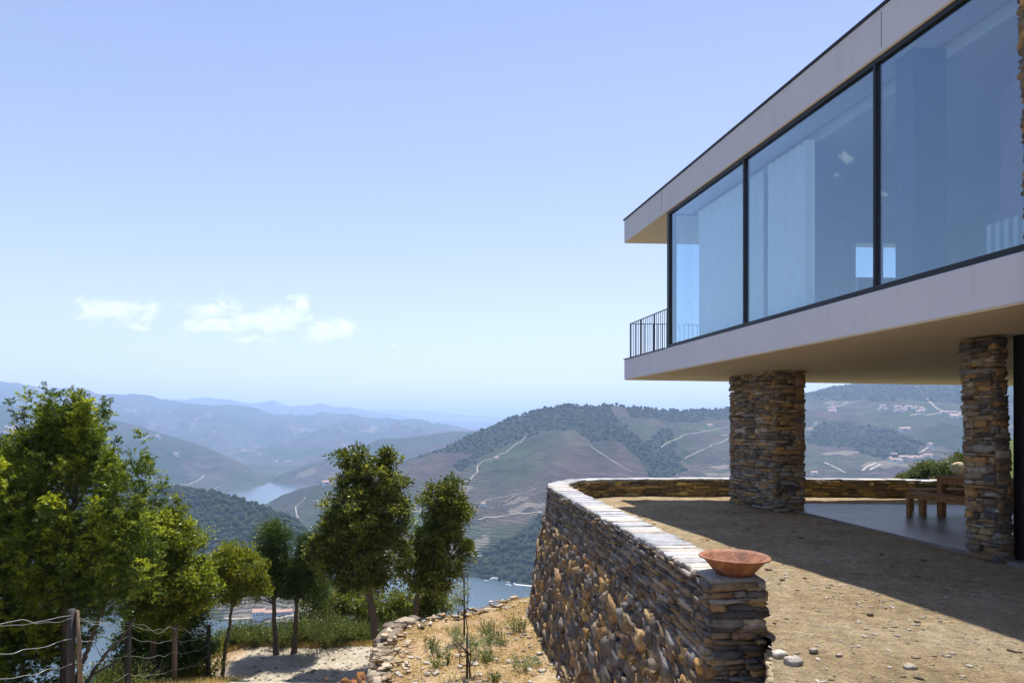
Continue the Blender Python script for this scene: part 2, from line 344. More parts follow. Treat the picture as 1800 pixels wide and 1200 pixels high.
fpolys = [[(690, 815), (780, 700), (1060, 690), (1085, 735), (1120, 765), (1175, 800), (1180, 838), (1140, 838), (1120, 805), (1090, 775), (1040, 775), (1005, 752), (985, 750), (940, 752), (915, 770), (880, 785), (845, 805), (810, 830), (800, 820), (835, 798), (780, 792)],
          [(820, 985), (880, 960), (950, 905), (1000, 900), (1100, 1100), (800, 1100)],
          [(1100, 700), (1300, 700), (1300, 722), (1250, 740), (1180, 742), (1110, 735)], [(1140, 765), (1180, 745), (1180, 790), (1210, 830), (1150, 840)],
          [(1413, 770), (1460, 740), (1560, 752), (1625, 780), (1610, 800), (1560, 808), (1520, 800), (1490, 780), (1413, 778)], [(1400, 690), (1500, 600), (2000, 600), (2000, 712), (1560, 705), (1440, 702)]]
fm = np.zeros((nu, ny), bool)
for p in fpolys: fm |= poly_mask(p)
forest[L2] = np.where(fm[L2], .97, np.where(pat[L2] > .36, .7, 0))
vine_poly = poly_mask([(640, 860), (700, 815), (930, 750), (990, 750), (1100, 800), (1120, 835), (960, 905), (850, 960), (780, 985), (640, 940)])
forest[L2 & vine_poly & ~fm] *= .15
forest[(Lay >= 3)] = np.clip(.45 + 1.3 * pat2[Lay >= 3], 0, .75)
bare = np.clip((fbm(X / 120 + 3, Y / 90, 5, 41) - .22) * 4, 0, 1)
bare[poly_mask([(1660, 780), (1705, 770), (1705, 800), (1640, 815), (1580, 815)])] = .7
bare[poly_mask([(380, 1030), (560, 1030), (560, 1100), (380, 1100)]) & L1] = .8; forest[poly_mask([(360, 1020), (560, 1020), (560, 1110), (360, 1110)]) & L1] = .1
hue = np.clip(.5 + .75 * fbm(X / 190 + 40, Y / 190, 4, 51), 0, 1)
idx = np.arange(nu * ny).reshape(nu, ny)
Q = np.stack([idx[:-1, :-1], idx[1:, :-1], idx[1:, 1:], idx[:-1, 1:]], -1).reshape(-1, 4)
m, t = new_mat('hill_cover'); gp = t.n('ShaderNodeNewGeometry').outputs['Position']
ca = t.n('ShaderNodeSeparateColor', {0: t.n('ShaderNodeAttribute', attribute_name='cover').outputs['Color']})
zc = t.n('ShaderNodeSeparateXYZ', {0: gp}).outputs[2]
wv = t.m('ADD', zc, t.m('MULTIPLY', t.noise(gp, .012, 3), 16))
dst = t.vm('LENGTH', gp)
per = t.m('ADD', 3.6, 0)
st = t.m('PINGPONG', t.m('DIVIDE', wv, per), .5)
row = t.m('MULTIPLY', t.mr(st, .1, .36, 0, 1), t.mr(t.noise(gp, .008, 4, .6), .35, .6, .5, 1.))
n1 = t.noise(gp, .02, 8, .65); n2 = t.noise(gp, .09, 6, .7); n3 = t.noise(gp, .3, 3, .6)
soil = t.ramp(ca.outputs[2], [(.2, (.082, .055, .052)), (.5, (.07, .063, .047)), (.8, (.05, .066, .034))])
vine = t.ramp(ca.outputs[2], [(.2, (.024, .026, .02)), (.6, (.018, .028, .014)), (.9, (.02, .038, .013))])
vy = t.mix(row, soil, vine)
vy = t.mix(1., vy, t.ramp(n1, [(.3, (.62, .62, .62)), (.7, (1.35, 1.3, 1.25))]), 'MULTIPLY')
fo = t.ramp(n2, [(.3, (.01, .02, .009)), (.55, (.024, .04, .016)), (.75, (.05, .062, .028))])
ff = t.mr(t.m('ADD', ca.outputs[0], t.m('MULTIPLY', t.m('SUBTRACT', n2, .5), .9)), .42, .54)
br = t.mix(n2, (.13, .11, .085), (.26, .22, .17))
bf = t.mr(t.m('ADD', t.m('MULTIPLY', ca.outputs[1], .8), t.m('MULTIPLY', t.m('SUBTRACT', n1, .5), 1.1)), .5, .72, 0, .65)
cc = t.mix(ff, t.mix(bf, vy, br), fo)
hh = t.m('ADD', t.m('MULTIPLY', row, t.m('SUBTRACT', 1.2, ff)), t.m('MULTIPLY', n2, t.m('ADD', 1.2, t.m('MULTIPLY', ff, 5))))
b = t.n('ShaderNodeBump', {'Strength': .8, 'Distance': 2.2, 'Height': hh})
finish(t, t.n('ShaderNodeBsdfPrincipled', {'Base Color': cc, 'Roughness': .95, 'Specular IOR Level': .1, 'Normal': b.outputs[0]}).outputs[0]); M['hill'] = m
cov = np.stack([forest.ravel(), bare.ravel(), hue.ravel()], -1)
hills = mesh_np('hills', np.stack([X.ravel(), Y.ravel(), Zt.ravel()], -1), Q, M['hill'], attrs={'cover': cov}, smooth=True)
tag(hills, kind='structure')
del Q
r = mesh_np('river', [(-9000, 200, RZ), (9000, 200, RZ), (9000, 2960, RZ), (-9000, 2960, RZ)], [(0, 1, 2, 3)], M['water']); tag(r, kind='structure')
def hit(u, v, ymin=700, ymax=20000):       # first ground seen along a sight line: returns where that place is in the world
    i = np.interp(u, us, np.arange(nu)); i0 = int(i); i0 = min(i0, nu - 2); f = i - i0
    zz = Zt[i0] * (1 - f) + Zt[i0 + 1] * f; ray = CZ - (v - HOR) / F0 * ys
    k = np.where((zz >= ray) & (ys > ymin) & (ys < ymax))[0]
    if not len(k): return None
    k = k[0]; a = zz[k - 1] - ray[k - 1]; b_ = zz[k] - ray[k]; s = -a / (b_ - a + 1e-9) if b_ != a else 0
    y = ys[k - 1] + max(0, min(1, s)) * (ys[k] - ys[k - 1]); return np.array([(u - 900) / F0 * y, y, CZ - (v - HOR) / F0 * y])
def gz(x, y):
    u = 900 + x / y * F0; i = np.interp(u, us, np.arange(nu)); i0 = min(int(i), nu - 2); f = i - i0
    k = np.interp(y, ys, np.arange(ny)); k0 = min(int(k), ny - 2); g_ = k - k0
    return (Zt[i0, k0] * (1 - f) + Zt[i0 + 1, k0] * f) * (1 - g_) + (Zt[i0, k0 + 1] * (1 - f) + Zt[i0 + 1, k0 + 1] * f) * g_
M['track'] = simple('pale_track', (.3, .265, .215), .95, var=.2, scale=.05, bump=0)
def track(pts, wd):
    wd *= .5
    dense = []
    for a, b_ in zip(pts[:-1], pts[1:]):
        n = max(2, int(math.hypot(b_[0] - a[0], b_[1] - a[1]) / 2.5))
        for k in range(n):
            q_ = (a[0] + (b_[0] - a[0]) * k / n, a[1] + (b_[1] - a[1]) * k / n); j_ = 2.2 * float(fbm(np.array([q_[0] / 11]), np.array([q_[1] / 9]), 2, 5)[0]); dense.append((q_[0] + 2 * j_, q_[1] + j_))
    P = [hit(*q) for q in dense]; P = [p for p in P if p is not None]
    keep = [P[0]] if P else []
    for p in P[1:]:
        if np.linalg.norm(p - keep[-1]) < .05 * p[1] + 60: keep.append(p)
    if len(keep) < 3: return
    P = np.array(keep); k = min(5, len(P)); ker = np.ones(3) / 3
    for c_ in (0, 1): P[1:-1, c_] = np.convolve(P[:, c_], ker, 'valid')
    P[:, 2] = [gz(p[0], p[1]) for p in P]
    V = []; 
    for p in P: V += [(p[0] - .5 * wd * .5, p[1] - wd, gz(p[0] - wd * .25, p[1] - wd) + .9), (p[0] + wd * .25, p[1] + wd, gz(p[0] + wd * .25, p[1] + wd) + .9)]
    T = np.gradient(P[:, :2], axis=0); T /= np.linalg.norm(T, axis=1)[:, None] + 1e-9
    V = []
    for p, tt in zip(P, T):
        for s in (-1, 1):
            x_, y_ = p[0] - tt[1] * s * wd / 2, p[1] + tt[0] * s * wd / 2; V.append((x_, y_, gz(x_, y_) + .8))
    tag(mesh_np('hill_track', V, [(2 * i, 2 * i + 2, 2 * i + 3, 2 * i + 1) for i in range(len(P) - 1)], M['track']), kind='structure')
for pts, wd in [([(512, 862), (518, 870), (530, 873), (540, 878), (560, 886)], 7), ([(536, 873), (528, 884), (518, 892), (520, 905), (528, 912)], 6), ([(560, 886), (580, 888)], 6),
                ([(320, 853), (345, 846), (358, 838), (356, 833)], 12), ([(370, 860), (388, 856)], 10), ([(915, 775), (900, 790), (880, 800), (850, 812), (838, 822), (842, 830), (825, 842), (812, 848)], 6),
                ([(945, 748), (925, 762), (912, 778)], 5), ([(1032, 780), (1046, 790), (1062, 800), (1080, 812), (1096, 822), (1116, 832)], 3.5),
                ([(835, 885), (880, 873), (925, 865), (942, 857)], 4), ([(1155, 790), (1172, 778), (1200, 765), (1240, 757), (1283, 750)], 5), ([(1200, 805), (1240, 790), (1283, 770)], 5),
                ([(840, 912), (870, 908), (910, 903), (955, 900)], 7), ([(1515, 826), (1525, 818), (1540, 812)], 14), ([(1530, 826), (1543, 818), (1550, 813)], 12),
                ([(1450, 813), (1470, 822), (1488, 832)], 7), ([(1470, 715), (1490, 708), (1492, 706)], 11), ([(1600, 730), (1700, 722)], 9), ([(1613, 680), (1640, 712), (1650, 720)], 14),
                ([(1600, 800), (1625, 790), (1640, 783)], 8), ([(575, 845), (600, 842)], 6), ([(822, 973), (835, 978), (855, 975)], 5), ([(240, 775), (280, 762), (310, 748)], 7), ([(400, 780), (440, 790), (470, 800)], 8),
                ([(330, 760), (345, 742)], 9), ([(395, 1087), (450, 1087), (500, 1084), (555, 1078)], 7)]:
    track(pts, wd)

# woods on the slopes: crowns too many to count, one object
ico_v = []; ico_f = []
def ico():
    p = (1 + 5 ** .5) / 2
    v = [(-1, p, 0), (1, p, 0), (-1, -p, 0), (1, -p, 0), (0, -1, p), (0, 1, p), (0, -1, -p), (0, 1, -p), (p, 0, -1), (p, 0, 1), (-p, 0, -1), (-p, 0, 1)]
    f = [(0, 11, 5), (0, 5, 1), (0, 1, 7), (0, 7, 10), (0, 10, 11), (1, 5, 9), (5, 11, 4), (11, 10, 2), (10, 7, 6), (7, 1, 8), (3, 9, 4), (3, 4, 2), (3, 2, 6), (3, 6, 8), (3, 8, 9), (4, 9, 5), (2, 4, 11), (6, 2, 10), (8, 6, 7), (9, 8, 1)]
    v = [np.array(q) / np.linalg.norm(q) for q in v]; cache = {}; nf = []
    def mp(a, b_):
        k = (min(a, b_), max(a, b_))
        if k not in cache: q = v[a] + v[b_]; v.append(q / np.linalg.norm(q)); cache[k] = len(v) - 1
        return cache[k]
    for a, b_, c_ in f: ab, bc, ca_ = mp(a, b_), mp(b_, c_), mp(c_, a); nf += [(a, ab, ca_), (b_, bc, ab), (c_, ca_, bc), (ab, bc, ca_)]
    return np.array(v), np.array(nf)
IV, IF = ico()
m, t = new_mat('wood_crowns'); a = t.n('ShaderNodeAttribute', attribute_name='tone').outputs['Fac']; gp = t.n('ShaderNodeNewGeometry').outputs['Position']
c = t.ramp(a, [(0, (.012, .022, .01)), (.6, (.026, .042, .017)), (1, (.05, .06, .028))])
b = t.n('ShaderNodeBump', {'Strength': 1, 'Distance': 1.2, 'Height': t.noise(gp, .7, 4, .7)})
finish(t, t.n('ShaderNodeBsdfPrincipled', {'Base Color': c, 'Roughness': .95, 'Specular IOR Level': .1, 'Normal': b.outputs[0]}).outputs[0]); M['woods'] = m
def woods(name, cand, n, smin, smax, kdist=1.):
    P = np.array(cand); 
    if len(P) > n: P = P[rng.choice(len(P), n, False)]
    n = len(P); s = (rng.random(n) ** 1.6 * (smax - smin) + smin) * P[:, 1] ** 0
    V = IV[None] * (1 + .45 * (rng.random((n, len(IV), 1)) - .5)) * s[:, None, None] * np.stack([np.ones(n), np.ones(n), .8 + .5 * rng.random(n)], -1)[:, None]
    V += P[:, None] + np.array([0, 0, .35])[None, None] * s[:, None, None]
    Fq = (IF[None] + (np.arange(n) * len(IV))[:, None, None]).reshape(-1, 3)
    return tag(mesh_np(name, V.reshape(-1, 3), Fq, M['woods'], attrs={'tone': np.repeat(rng.random(n), len(IV))}, smooth=True), kind='stuff')
def candidates(layer, n, u0, u1, y0, y1, thr=.6, fld=None):
    out = []; fr = (forest > thr) & (Lay == layer)
    ui = np.where((us > u0) & (us < u1))[0]; k = rng.choice(ui, n * 3); yy = rng.uniform(y0, y1, n * 3); kk = np.searchsorted(ys, yy).clip(0, ny - 1)
    ok = fr[k, kk]; k, kk, yy = k[ok][:n], kk[ok][:n], yy[ok][:n]; uj = us[k] + rng.uniform(-1, 1, len(k))
    x = (uj - 900) / F0 * yy; z = np.array([gz(a_, b_) for a_, b_ in zip(x, yy)]) if len(x) else np.zeros(0)
    return np.stack([x, yy, z], -1)
woods('near_hill_woods', candidates(1, 7500, -300, 640, 830, 1320), 7500, 1.4, 5.4)
woods('far_hill_woods', candidates(2, 11000, 690, 1720, 960, 3100, .8), 11000, 1.6, 6.0)
# trees standing out against the sky on the ridge
cr = []
for u, n in [(rng.uniform(880, 1290), 1) for _ in range(150)] + [(rng.uniform(930, 1015), 1) for _ in range(60)] + [(rng.uniform(1413, 1470), 1) for _ in range(50)]:
    k = int(np.interp(u, us, np.arange(nu))); y = yB[k] + rng.uniform(-12, 6); x = (u - 900) / F0 * y; cr.append((x, y, gz(x, y) + rng.uniform(0, 5)))
woods('ridge_woods', cr, 400, 2.2, 5.5)

# ------------------------------------------------------------ haze
m, t = new_mat('valley_haze')
vol = t.n('ShaderNodeVolumePrincipled', {'Color': (.5, .68, 1, 1), 'Density': 1.35e-4, 'Anisotropy': .2})
t.n('ShaderNodeOutputMaterial', {'Volume': vol.outputs[0]})
hz = MB().box((-60000, -300, -520), (60000, 30500, 760)).build('haze', m); tag(hz, kind='stuff')

# ------------------------------------------------------------ near ground
def bumps(x, y, a=.04): return fbm(x * .9, y * .9, 5, 61) * a + fbm(x * 5, y * 5, 3, 71) * a * .3
def zl(y): return np.where(y < 15.5, -.34 * (y - 2.2), -4.52)
def plateau_w(x, y):
    xe = np.interp(y, [0, 8, 10, 12, 13.4, 14.2, 15.0, 15.7, 16.2], [-2.0, -2.05, -2.2, -2.6, -2.55, -2.0, -.9, .5, 3]); return xe
def ground_z(x, y):
    x = np.asarray(x, float); y = np.asarray(y, float)
    base = np.where(y < 15.5, -.34 * (y - 2.2), -4.52); base = np.minimum(base, -.04)
    drop = np.maximum(0, y - 18.2); base = base - drop * .38 - np.maximum(0, drop - 2) * .22
    dl = np.maximum(0, -7.6 - np.maximum(0, (15 - y)) * .0 - x); base = base - .34 * np.minimum(dl, 30) * np.clip((y - 6) / 6, 0, 1)
    xe = plateau_w(x, y); pw = np.clip((x - xe) / .35, 0, 1) * np.where(y < 16.2, 1, 0); pw = pw * pw * (3 - 2 * pw)
    hump = -2.33 - .03 * (y - 9) + .12 * np.sin(x * 1.1)
    h = np.where(y < 16.2, base * (1 - pw) + np.maximum(base, hump) * pw, base)
    yy = np.clip((y - 20) / 12, 0, 1); rr = np.clip((x - 13) / 8, 0, 1)
    ridge = -2.0 + .33 * (x - 22) - .25 * np.abs(y - 36); h = np.where((x > 10), np.maximum(h, ridge * 1.0), h)
    bank = np.clip((x - .9) / .6, 0, 1) * np.clip((3.9 - y) / .5, 0, 1); h = h * (1 - bank) + np.minimum(-.03, h * 0 - .03) * bank
    return h + bumps(x, y, .07)
xs_ = np.concatenate([np.linspace(-75, -14, 70)[:-1], np.arange(-14, 4, .11), np.linspace(4, 75, 160)[1:]])
yg = np.concatenate([np.linspace(-14, 3, 30)[:-1], np.arange(3, 21, .11), np.geomspace(21.1, 62, 90)])
GX, GY = np.meshgrid(xs_, yg, indexing='ij'); GZ = ground_z(GX, GY)
a_, b_ = len(xs_), len(yg); ix = np.arange(a_ * b_).reshape(a_, b_)
Qg = np.stack([ix[:-1, :-1], ix[1:, :-1], ix[1:, 1:], ix[:-1, 1:]], -1).reshape(-1, 4)
m, t = new_mat('hillside_mix'); M['hillside'] = m
# slope earth, road and far scrub share one sheet: the kind of ground is an attribute
g = t.n('ShaderNodeTexCoord').outputs['Object']; ga = t.n('ShaderNodeSeparateColor', {0: t.n('ShaderNodeAttribute', attribute_name='cover').outputs['Color']})
n1 = t.noise(g, 1.1, 8, .65); n2 = t.noise(g, 8, 7, .7); n3 = t.noise(g, 40, 5, .7)
sl_ = t.ramp(n1, [(.3, (.28, .18, .095)), (.5, (.37, .26, .145)), (.7, (.45, .36, .23))]); rd = t.ramp(n1, [(.3, (.34, .29, .21)), (.7, (.46, .41, .33))])
sb = t.ramp(n2, [(.3, (.04, .06, .02)), (.6, (.1, .12, .04)), (.8, (.2, .17, .07))])
c = t.mix(ga.outputs[0], sl_, rd); c = t.mix(t.mr(t.m('ADD', ga.outputs[1], t.m('MULTIPLY', t.m('SUBTRACT', n2, .5), .7)), .4, .6), c, sb)
f = t.m('MULTIPLY', t.mr(n2, .3, .7, .65, 1.3, 'LINEAR'), t.mr(n3, .3, .7, .72, 1.25, 'LINEAR'))
sc_ = t.n('ShaderNodeVectorMath', {0: c}, operation='SCALE'); t.t.links.new(f, sc_.inputs['Scale'])
b = t.n('ShaderNodeBump', {'Strength': 1, 'Distance': .05, 'Height': t.m('ADD', n2, t.m('MULTIPLY', n3, .5))})
finish(t, t.n('ShaderNodeBsdfPrincipled', {'Base Color': sc_.outputs[0], 'Roughness': .95, 'Specular IOR Level': .1, 'Normal': b.outputs[0]}).outputs[0])
on_pl = np.clip((GX - plateau_w(GX, GY)) / .3, 0, 1) * (GY < 16.2)
roadm = np.clip((GX + 7.7 + .4 * fbm(GX, GY, 3, 5)) / .5, 0, 1) * np.clip((17.95 + .2 * fbm(GX * .8, GY, 3, 8) - GY) / .3, 0, 1) * (1 - on_pl)
scrub = np.clip((GY - 17.9) / 1.2, 0, 1); scrub = np.maximum(scrub, np.clip((-8 - GX) / 1.5, 0, 1) * .8)
gnd = mesh_np('ground', np.stack([GX.ravel(), GY.ravel(), GZ.ravel()], -1), Qg, M['hillside'], attrs={'cover': np.stack([roadm.ravel(), scrub.ravel(), 0 * scrub.ravel()], -1)}, smooth=True)
tag(gnd, kind='structure')

# ------------------------------------------------------------ wall curve
def catmull(P, n=12):
    P = np.array(P, float); P = np.vstack([2 * P[0] - P[1], P, 2 * P[-1] - P[-2]]); out = []
    for i in range(1, len(P) - 2):
        for k in range(n):
            s = k / n; out.append(.5 * ((2 * P[i]) + (-P[i - 1] + P[i + 1]) * s + (2 * P[i - 1] - 5 * P[i] + 4 * P[i + 1] - P[i + 2]) * s ** 2 + (-P[i - 1] + 3 * P[i] - 3 * P[i + 1] + P[i + 2]) * s ** 3))
    out.append(P[-2]); return np.array(out)
def resample(C, step):
    L = np.r_[0, np.cumsum(np.linalg.norm(np.diff(C, axis=0), axis=1))]; n = int(L[-1] / step); s = np.linspace(0, L[-1], n)
    return np.stack([np.interp(s, L, C[:, k]) for k in range(C.shape[1])], -1), s
OUT = [(1.66, 5.2), (1.575, 6.3), (1.41, 8), (1.14, 10.35), (.9, 12.6), (.8, 13.8), (.93, 14.65), (1.5, 15.5), (2.5, 15.93), (4, 16.1), (6, 16.1), (8, 15.95), (9.6, 15.65), (12, 14.9), (16.5, 13.0), (21, 10.4)]
OC, OS = resample(catmull(OUT), .05)
T_ = np.gradient(OC, axis=0); T_ /= np.linalg.norm(T_, axis=1)[:, None]; NO = np.stack([-T_[:, 1], T_[:, 0]], -1)   # outward = left of travel
IC = OC - NO * .45; CC = OC - NO * .22
WALLL = OS[-1]; WH = .42
# terrace ground inside the wall
def inpoly(x, y, p):
    ins = np.zeros(x.shape, bool)
    for a in range(len(p)):
        x0, y0 = p[a]; x1, y1 = p[(a + 1) % len(p)]
        if y0 == y1: continue
        ins ^= ((y0 > y) != (y1 > y)) & (x < (x1 - x0) * (y - y0) / (y1 - y0) + x0)
    return ins
pol = np.vstack([CC, [(22, -10), (1.2, -10), (1.45, 3.4), (1.72, 4.1), (2.12, 5.2)]])
top_i = int(np.argmax(CC[:, 1])); LB = np.vstack([[(1.2, -10), (1.45, 3.4), (1.72, 4.1), (2.12, 5.12)], CC[3:top_i]])
ty = np.concatenate([np.linspace(-10, 3, 40)[:-1], np.arange(3, CC[top_i, 1], .08)]); tu = np.linspace(0, 1, 260) ** 1.35
XL = np.interp(ty, LB[:, 1], LB[:, 0]); TX = XL[None] + (22 - XL[None]) * tu[:, None]; TY = np.broadcast_to(ty, TX.shape).copy(); TZ = bumps(TX, TY, .035) - .012
a_, b_ = TX.shape; ix = np.arange(a_ * b_).reshape(a_, b_)
Qt = np.stack([ix[:-1, :-1], ix[1:, :-1], ix[1:, 1:], ix[:-1, 1:]], -1).reshape(-1, 4)
cx, cy = TX.ravel()[Qt].mean(1), TY.ravel()[Qt].mean(1); rb = CC[top_i:]; Qt = Qt[(cx < 4) | (cy < np.interp(cx, rb[:, 0], rb[:, 1]))]
used, inv = np.unique(Qt, return_inverse=True)
tg = mesh_np('terrace_ground', np.stack([TX.ravel(), TY.ravel(), TZ.ravel()], -1)[used], inv.reshape(-1, 4), M['dirt'], smooth=True); tag(tg, kind='structure')

# ------------------------------------------------------------ stones
def cube_t(k=3):
    pts = {}; V = []; Fq = []
    def vi(p):
        q = tuple(np.round(p, 5))
        if q not in pts: pts[q] = len(V); V.append(p)
        return pts[q]
    g_ = np.linspace(-1, 1, k + 1)
    for ax in range(3):
        for s in (-1, 1):
            for i in range(k):
                for j in range(k):
                    q = []
                    for (ii, jj) in ((i, j), (i + 1, j), (i + 1, j + 1), (i, j + 1)):
                        p = [0, 0, 0]; p[ax] = s; p[(ax + 1) % 3] = g_[ii]; p[(ax + 2) % 3] = g_[jj]; q.append(vi(tuple(p)))
                    Fq.append(q if s > 0 else q[::-1])
    return np.array(V, float), np.array(Fq)
CV, CF = cube_t(3)
PAL_SLATE = np.array([(.10, .095, .095), (.15, .14, .135), (.2, .185, .17), (.13, .10, .075), (.21, .155, .1), (.27, .19, .105), (.075, .07, .07), (.3, .26, .215), (.17, .115, .07)])
PAL_GOLD = np.array([(.24, .16, .085), (.36, .22, .09), (.46, .27, .1), (.17, .125, .085), (.13, .115, .1), (.25, .2, .15), (.42, .29, .14), (.105, .09, .08)])
PAL_OCHRE = np.array([(.3, .21, .08), (.38, .27, .1), (.45, .33, .12), (.22, .16, .08), (.16, .125, .08)])
PAL_COP = np.array([(.33, .33, .34), (.4, .39, .38), (.26, .26, .28), (.42, .38, .33), (.36, .36, .38)])
PAL_WHITE = np.array([(.42, .38, .33), (.5, .46, .4), (.34, .29, .24), (.3, .22, .15)])
def unit(v): return v / (np.linalg.norm(v, axis=-1, keepdims=True) + 1e-9)
def rocks(C, A, B, D, half, rnd=.35, jit=.12, pal=PAL_SLATE, cv=.15):
    """C centre, A/B/D unit axes (N,3), half sizes (N,3)"""
    n = len(C); sph = CV / np.linalg.norm(CV, axis=1)[:, None] * 1.25
    base = CV * (1 - rnd) + sph * rnd; v = base[None] * np.ones((n, 1, 1))
    lowf = (rng.random((n, 1, 3)) - .5) * 2; sh = (v * lowf).sum(-1, keepdims=True)
    v = v * (1 + jit * (rng.random((n, len(CV), 3)) - .5) * 2) + jit * .6 * sh[..., [0, 0, 0]] * (rng.random((n, 1, 3)) - .5)
    v = v * half[:, None]
    W_ = v[..., 0:1] * A[:, None] + v[..., 1:2] * B[:, None] + v[..., 2:3] * D[:, None] + C[:, None]
    Fq = (CF[None] + (np.arange(n) * len(CV))[:, None, None]).reshape(-1, 4)
    col = pal[rng.integers(0, len(pal), n)] * (1 + cv * (rng.random((n, 1)) - .5) * 2)
    return W_.reshape(-1, 3), Fq, np.repeat(col, len(CV), 0)
class Rocks:
    def __init__(s): s.V, s.F, s.C, s.n = [], [], [], 0
    def add(s, V, Fq, C): s.V.append(V); s.F.append(Fq + s.n); s.C.append(C); s.n += len(V)
    def build(s, name, mat, parent=None, smooth=False): return mesh_np(name, np.vstack(s.V), np.vstack(s.F), mat, parent, {'col': np.vstack(s.C)}, smooth)
def course_face(R_, pos, length, z0, z1, hmin, hmax, lmin, lmax, dep=.09, prot=.025, pal=PAL_SLATE, rnd=.3, jit=.13, tilt=.02, gap=.006, zj=0., yaw=0.):
    """pos(s, z) -> point(N,3), along(N,3), out(N,3)"""
    z = z0; S_, Zc, HL, HH = [], [], [], []
    while z < z1 - .012:
        h = min(random.uniform(hmin, hmax), z1 - z)
        if z1 - (z + h) < hmin * .6: h = z1 - z
        s = -random.uniform(0, lmax * .3)
        while s < length:
            l = random.uniform(lmin, lmax) * (random.random() * .6 + .7)
            e = min(s + l, length); b0 = max(s, 0)
            if length - e < lmin * .5: e = length
            if e - b0 > .02:
                S_.append((b0 + e) / 2); Zc.append(z + h / 2); HL.append((e - b0) / 2); HH.append(h / 2)
            s = e + 1e-6
            if e >= length: break
        z += h
    S_, Zc, HL, HH = map(np.array, (S_, Zc, HL, HH)); Zc = Zc + zj * HH * (rng.random(len(HH)) - .5) * 2; HH = HH * (1 + zj * (rng.random(len(HH)) - .6)); P, A, O = pos(S_, Zc); n = len(S_)
    if yaw: O = unit(O + yaw * (rng.random((n, 3)) - .5)); A = unit(A - O * (A * O).sum(1)[:, None])
    up = np.tile(np.array([0, 0, 1.]), (n, 1)); th = (rng.random(n) - .5) * 2 * tilt
    A2 = A * np.cos(th)[:, None] + up * np.sin(th)[:, None]; U2 = np.cross(A2, O); U2 *= np.sign(U2[:, 2:3])
    pr = (rng.random(n) - .4) * prot
    C = P + O * (pr - dep * .5)[:, None]
    R_.add(*rocks(C, A2, O, U2, np.stack([np.maximum(HL - gap, .01) * 1.06, np.full(n, dep * .62), np.maximum(HH - gap * .6, .008) * 1.1], -1), rnd, jit, pal))

# ------------------------------------------------------------ the curved dry stone wall
wall = empty('stone_wall', (1.9, 5.3, 0), 'long curved dry stone wall with pale slate coping round the terrace edge', 'wall')
core = MB(); n = len(OC); sel = np.arange(0, n, 4)
oc, ic_, no = OC[sel], IC[sel], NO[sel]; ni = len(sel)
bat = lambda z: np.maximum(0, .1 - z) * .15
def ring(z, side):
    p = oc + no * (bat(z) - .07) if side else ic_ + no * .05
    return np.c_[p, np.full(ni, z)]
oc = oc.copy(); 
V = np.vstack([ring(WH - .04, 1), ring(-.2, 1), ring(-4.2, 1), ring(WH - .04, 0), ring(-4.2, 0)])
Fc = []
for i in range(ni - 1):
    for a, b_ in ((0, 1), (1, 2), (3, 0), (4, 3)): Fc.append((a * ni + i, a * ni + i + 1, b_ * ni + i + 1, b_ * ni + i))
e = 0
Fc.append((0, ni, 4 * ni, 3 * ni)); Fc.append((ni, 2 * ni, 4 * ni))
reparent(core.add(V, Fc).build('wall_core', M['core']), wall)
# move the open end of the core inside the end stones
def pos_out(s, z):
    x = np.interp(s, OS, OC[:, 0]); y = np.interp(s, OS, OC[:, 1]); nx = np.interp(s, OS, NO[:, 0]); nyy = np.interp(s, OS, NO[:, 1])
    l = np.hypot(nx, nyy); nx, nyy = nx / l, nyy / l; b = np.maximum(0, .1 - z) * .15
    O = np.stack([nx, nyy, 0 * nx], -1); A = np.stack([nyy, -nx, 0 * nx], -1); return np.stack([x + nx * b, y + nyy * b, z], -1), A, O
def pos_in(s, z):
    P, A, O = pos_out(s, np.full_like(z, 1.)); P = P - O * .45; P[:, 2] = z; return P, A, -O
Rk = Rocks()
course_face(Rk, pos_out, 11.5, -.28, WH - .035, .028, .062, .1, .34, .12, .04, PAL_SLATE, .25, .14, .03)
course_face(Rk, pos_out, 11.5, -.62, -.24, .05, .11, .1, .3, .14, .06, np.vstack([PAL_GOLD, PAL_SLATE[:6]]), .15, .2, .15, yaw=.15)
course_face(Rk, pos_out, 11.5, -3.2, -.5, .09, .24, .12, .38, .2, .09, np.vstack([PAL_GOLD, PAL_GOLD * .8, PAL_SLATE[:6]]), .08, .26, .45, gap=-.018, yaw=.3)
course_face(Rk, pos_out, 11.5, -3.2, -.28, .07, .15, .1, .3, .18, .07, np.vstack([PAL_GOLD, PAL_SLATE[:6]]), .08, .24, .35, gap=-.012, yaw=.22)
reparent(Rk.build('outer_face', M['rubble']), wall)
Rk = Rocks()
course_face(Rk, pos_in, WALLL, -.08, WH - .035, .04, .1, .12, .42, .12, .05, PAL_OCHRE, .3, .18, .05, zj=.25)
reparent(Rk.build('inner_face', M['stone']), wall)
# pier at the near end: flat slates across the whole width, wider rough footing below
Rk = Rocks(); z = -.34
e0 = np.array([1.66, 5.2]); e1 = e0 - NO[0] * .46; ad = (e1 - e0) / .46
def pos_end(s, z):
    n = len(s); O = np.tile(np.array([T_[0][0], T_[0][1], 0]) * -1, (n, 1)); A = np.tile(np.array([ad[0], ad[1], 0]), (n, 1))
    return np.c_[e0[0] + ad[0] * s, e0[1] + ad[1] * s, z], A, O
course_face(Rk, pos_end, .46, -.4, WH - .005, .028, .075, .1, .46, .2, .045, PAL_SLATE * 1.2, .15, .16, .03, gap=.006, zj=.2)
course_face(Rk, lambda s, z: (lambda P, A, O: (P + O * .03 - A * .03, A, O))(*pos_end(s, z)), .56, -2.6, -.4, .12, .26, .25, .5, .26, .08, np.vstack([PAL_GOLD[3:6], PAL_SLATE[:3]]), .5, .2, .15)
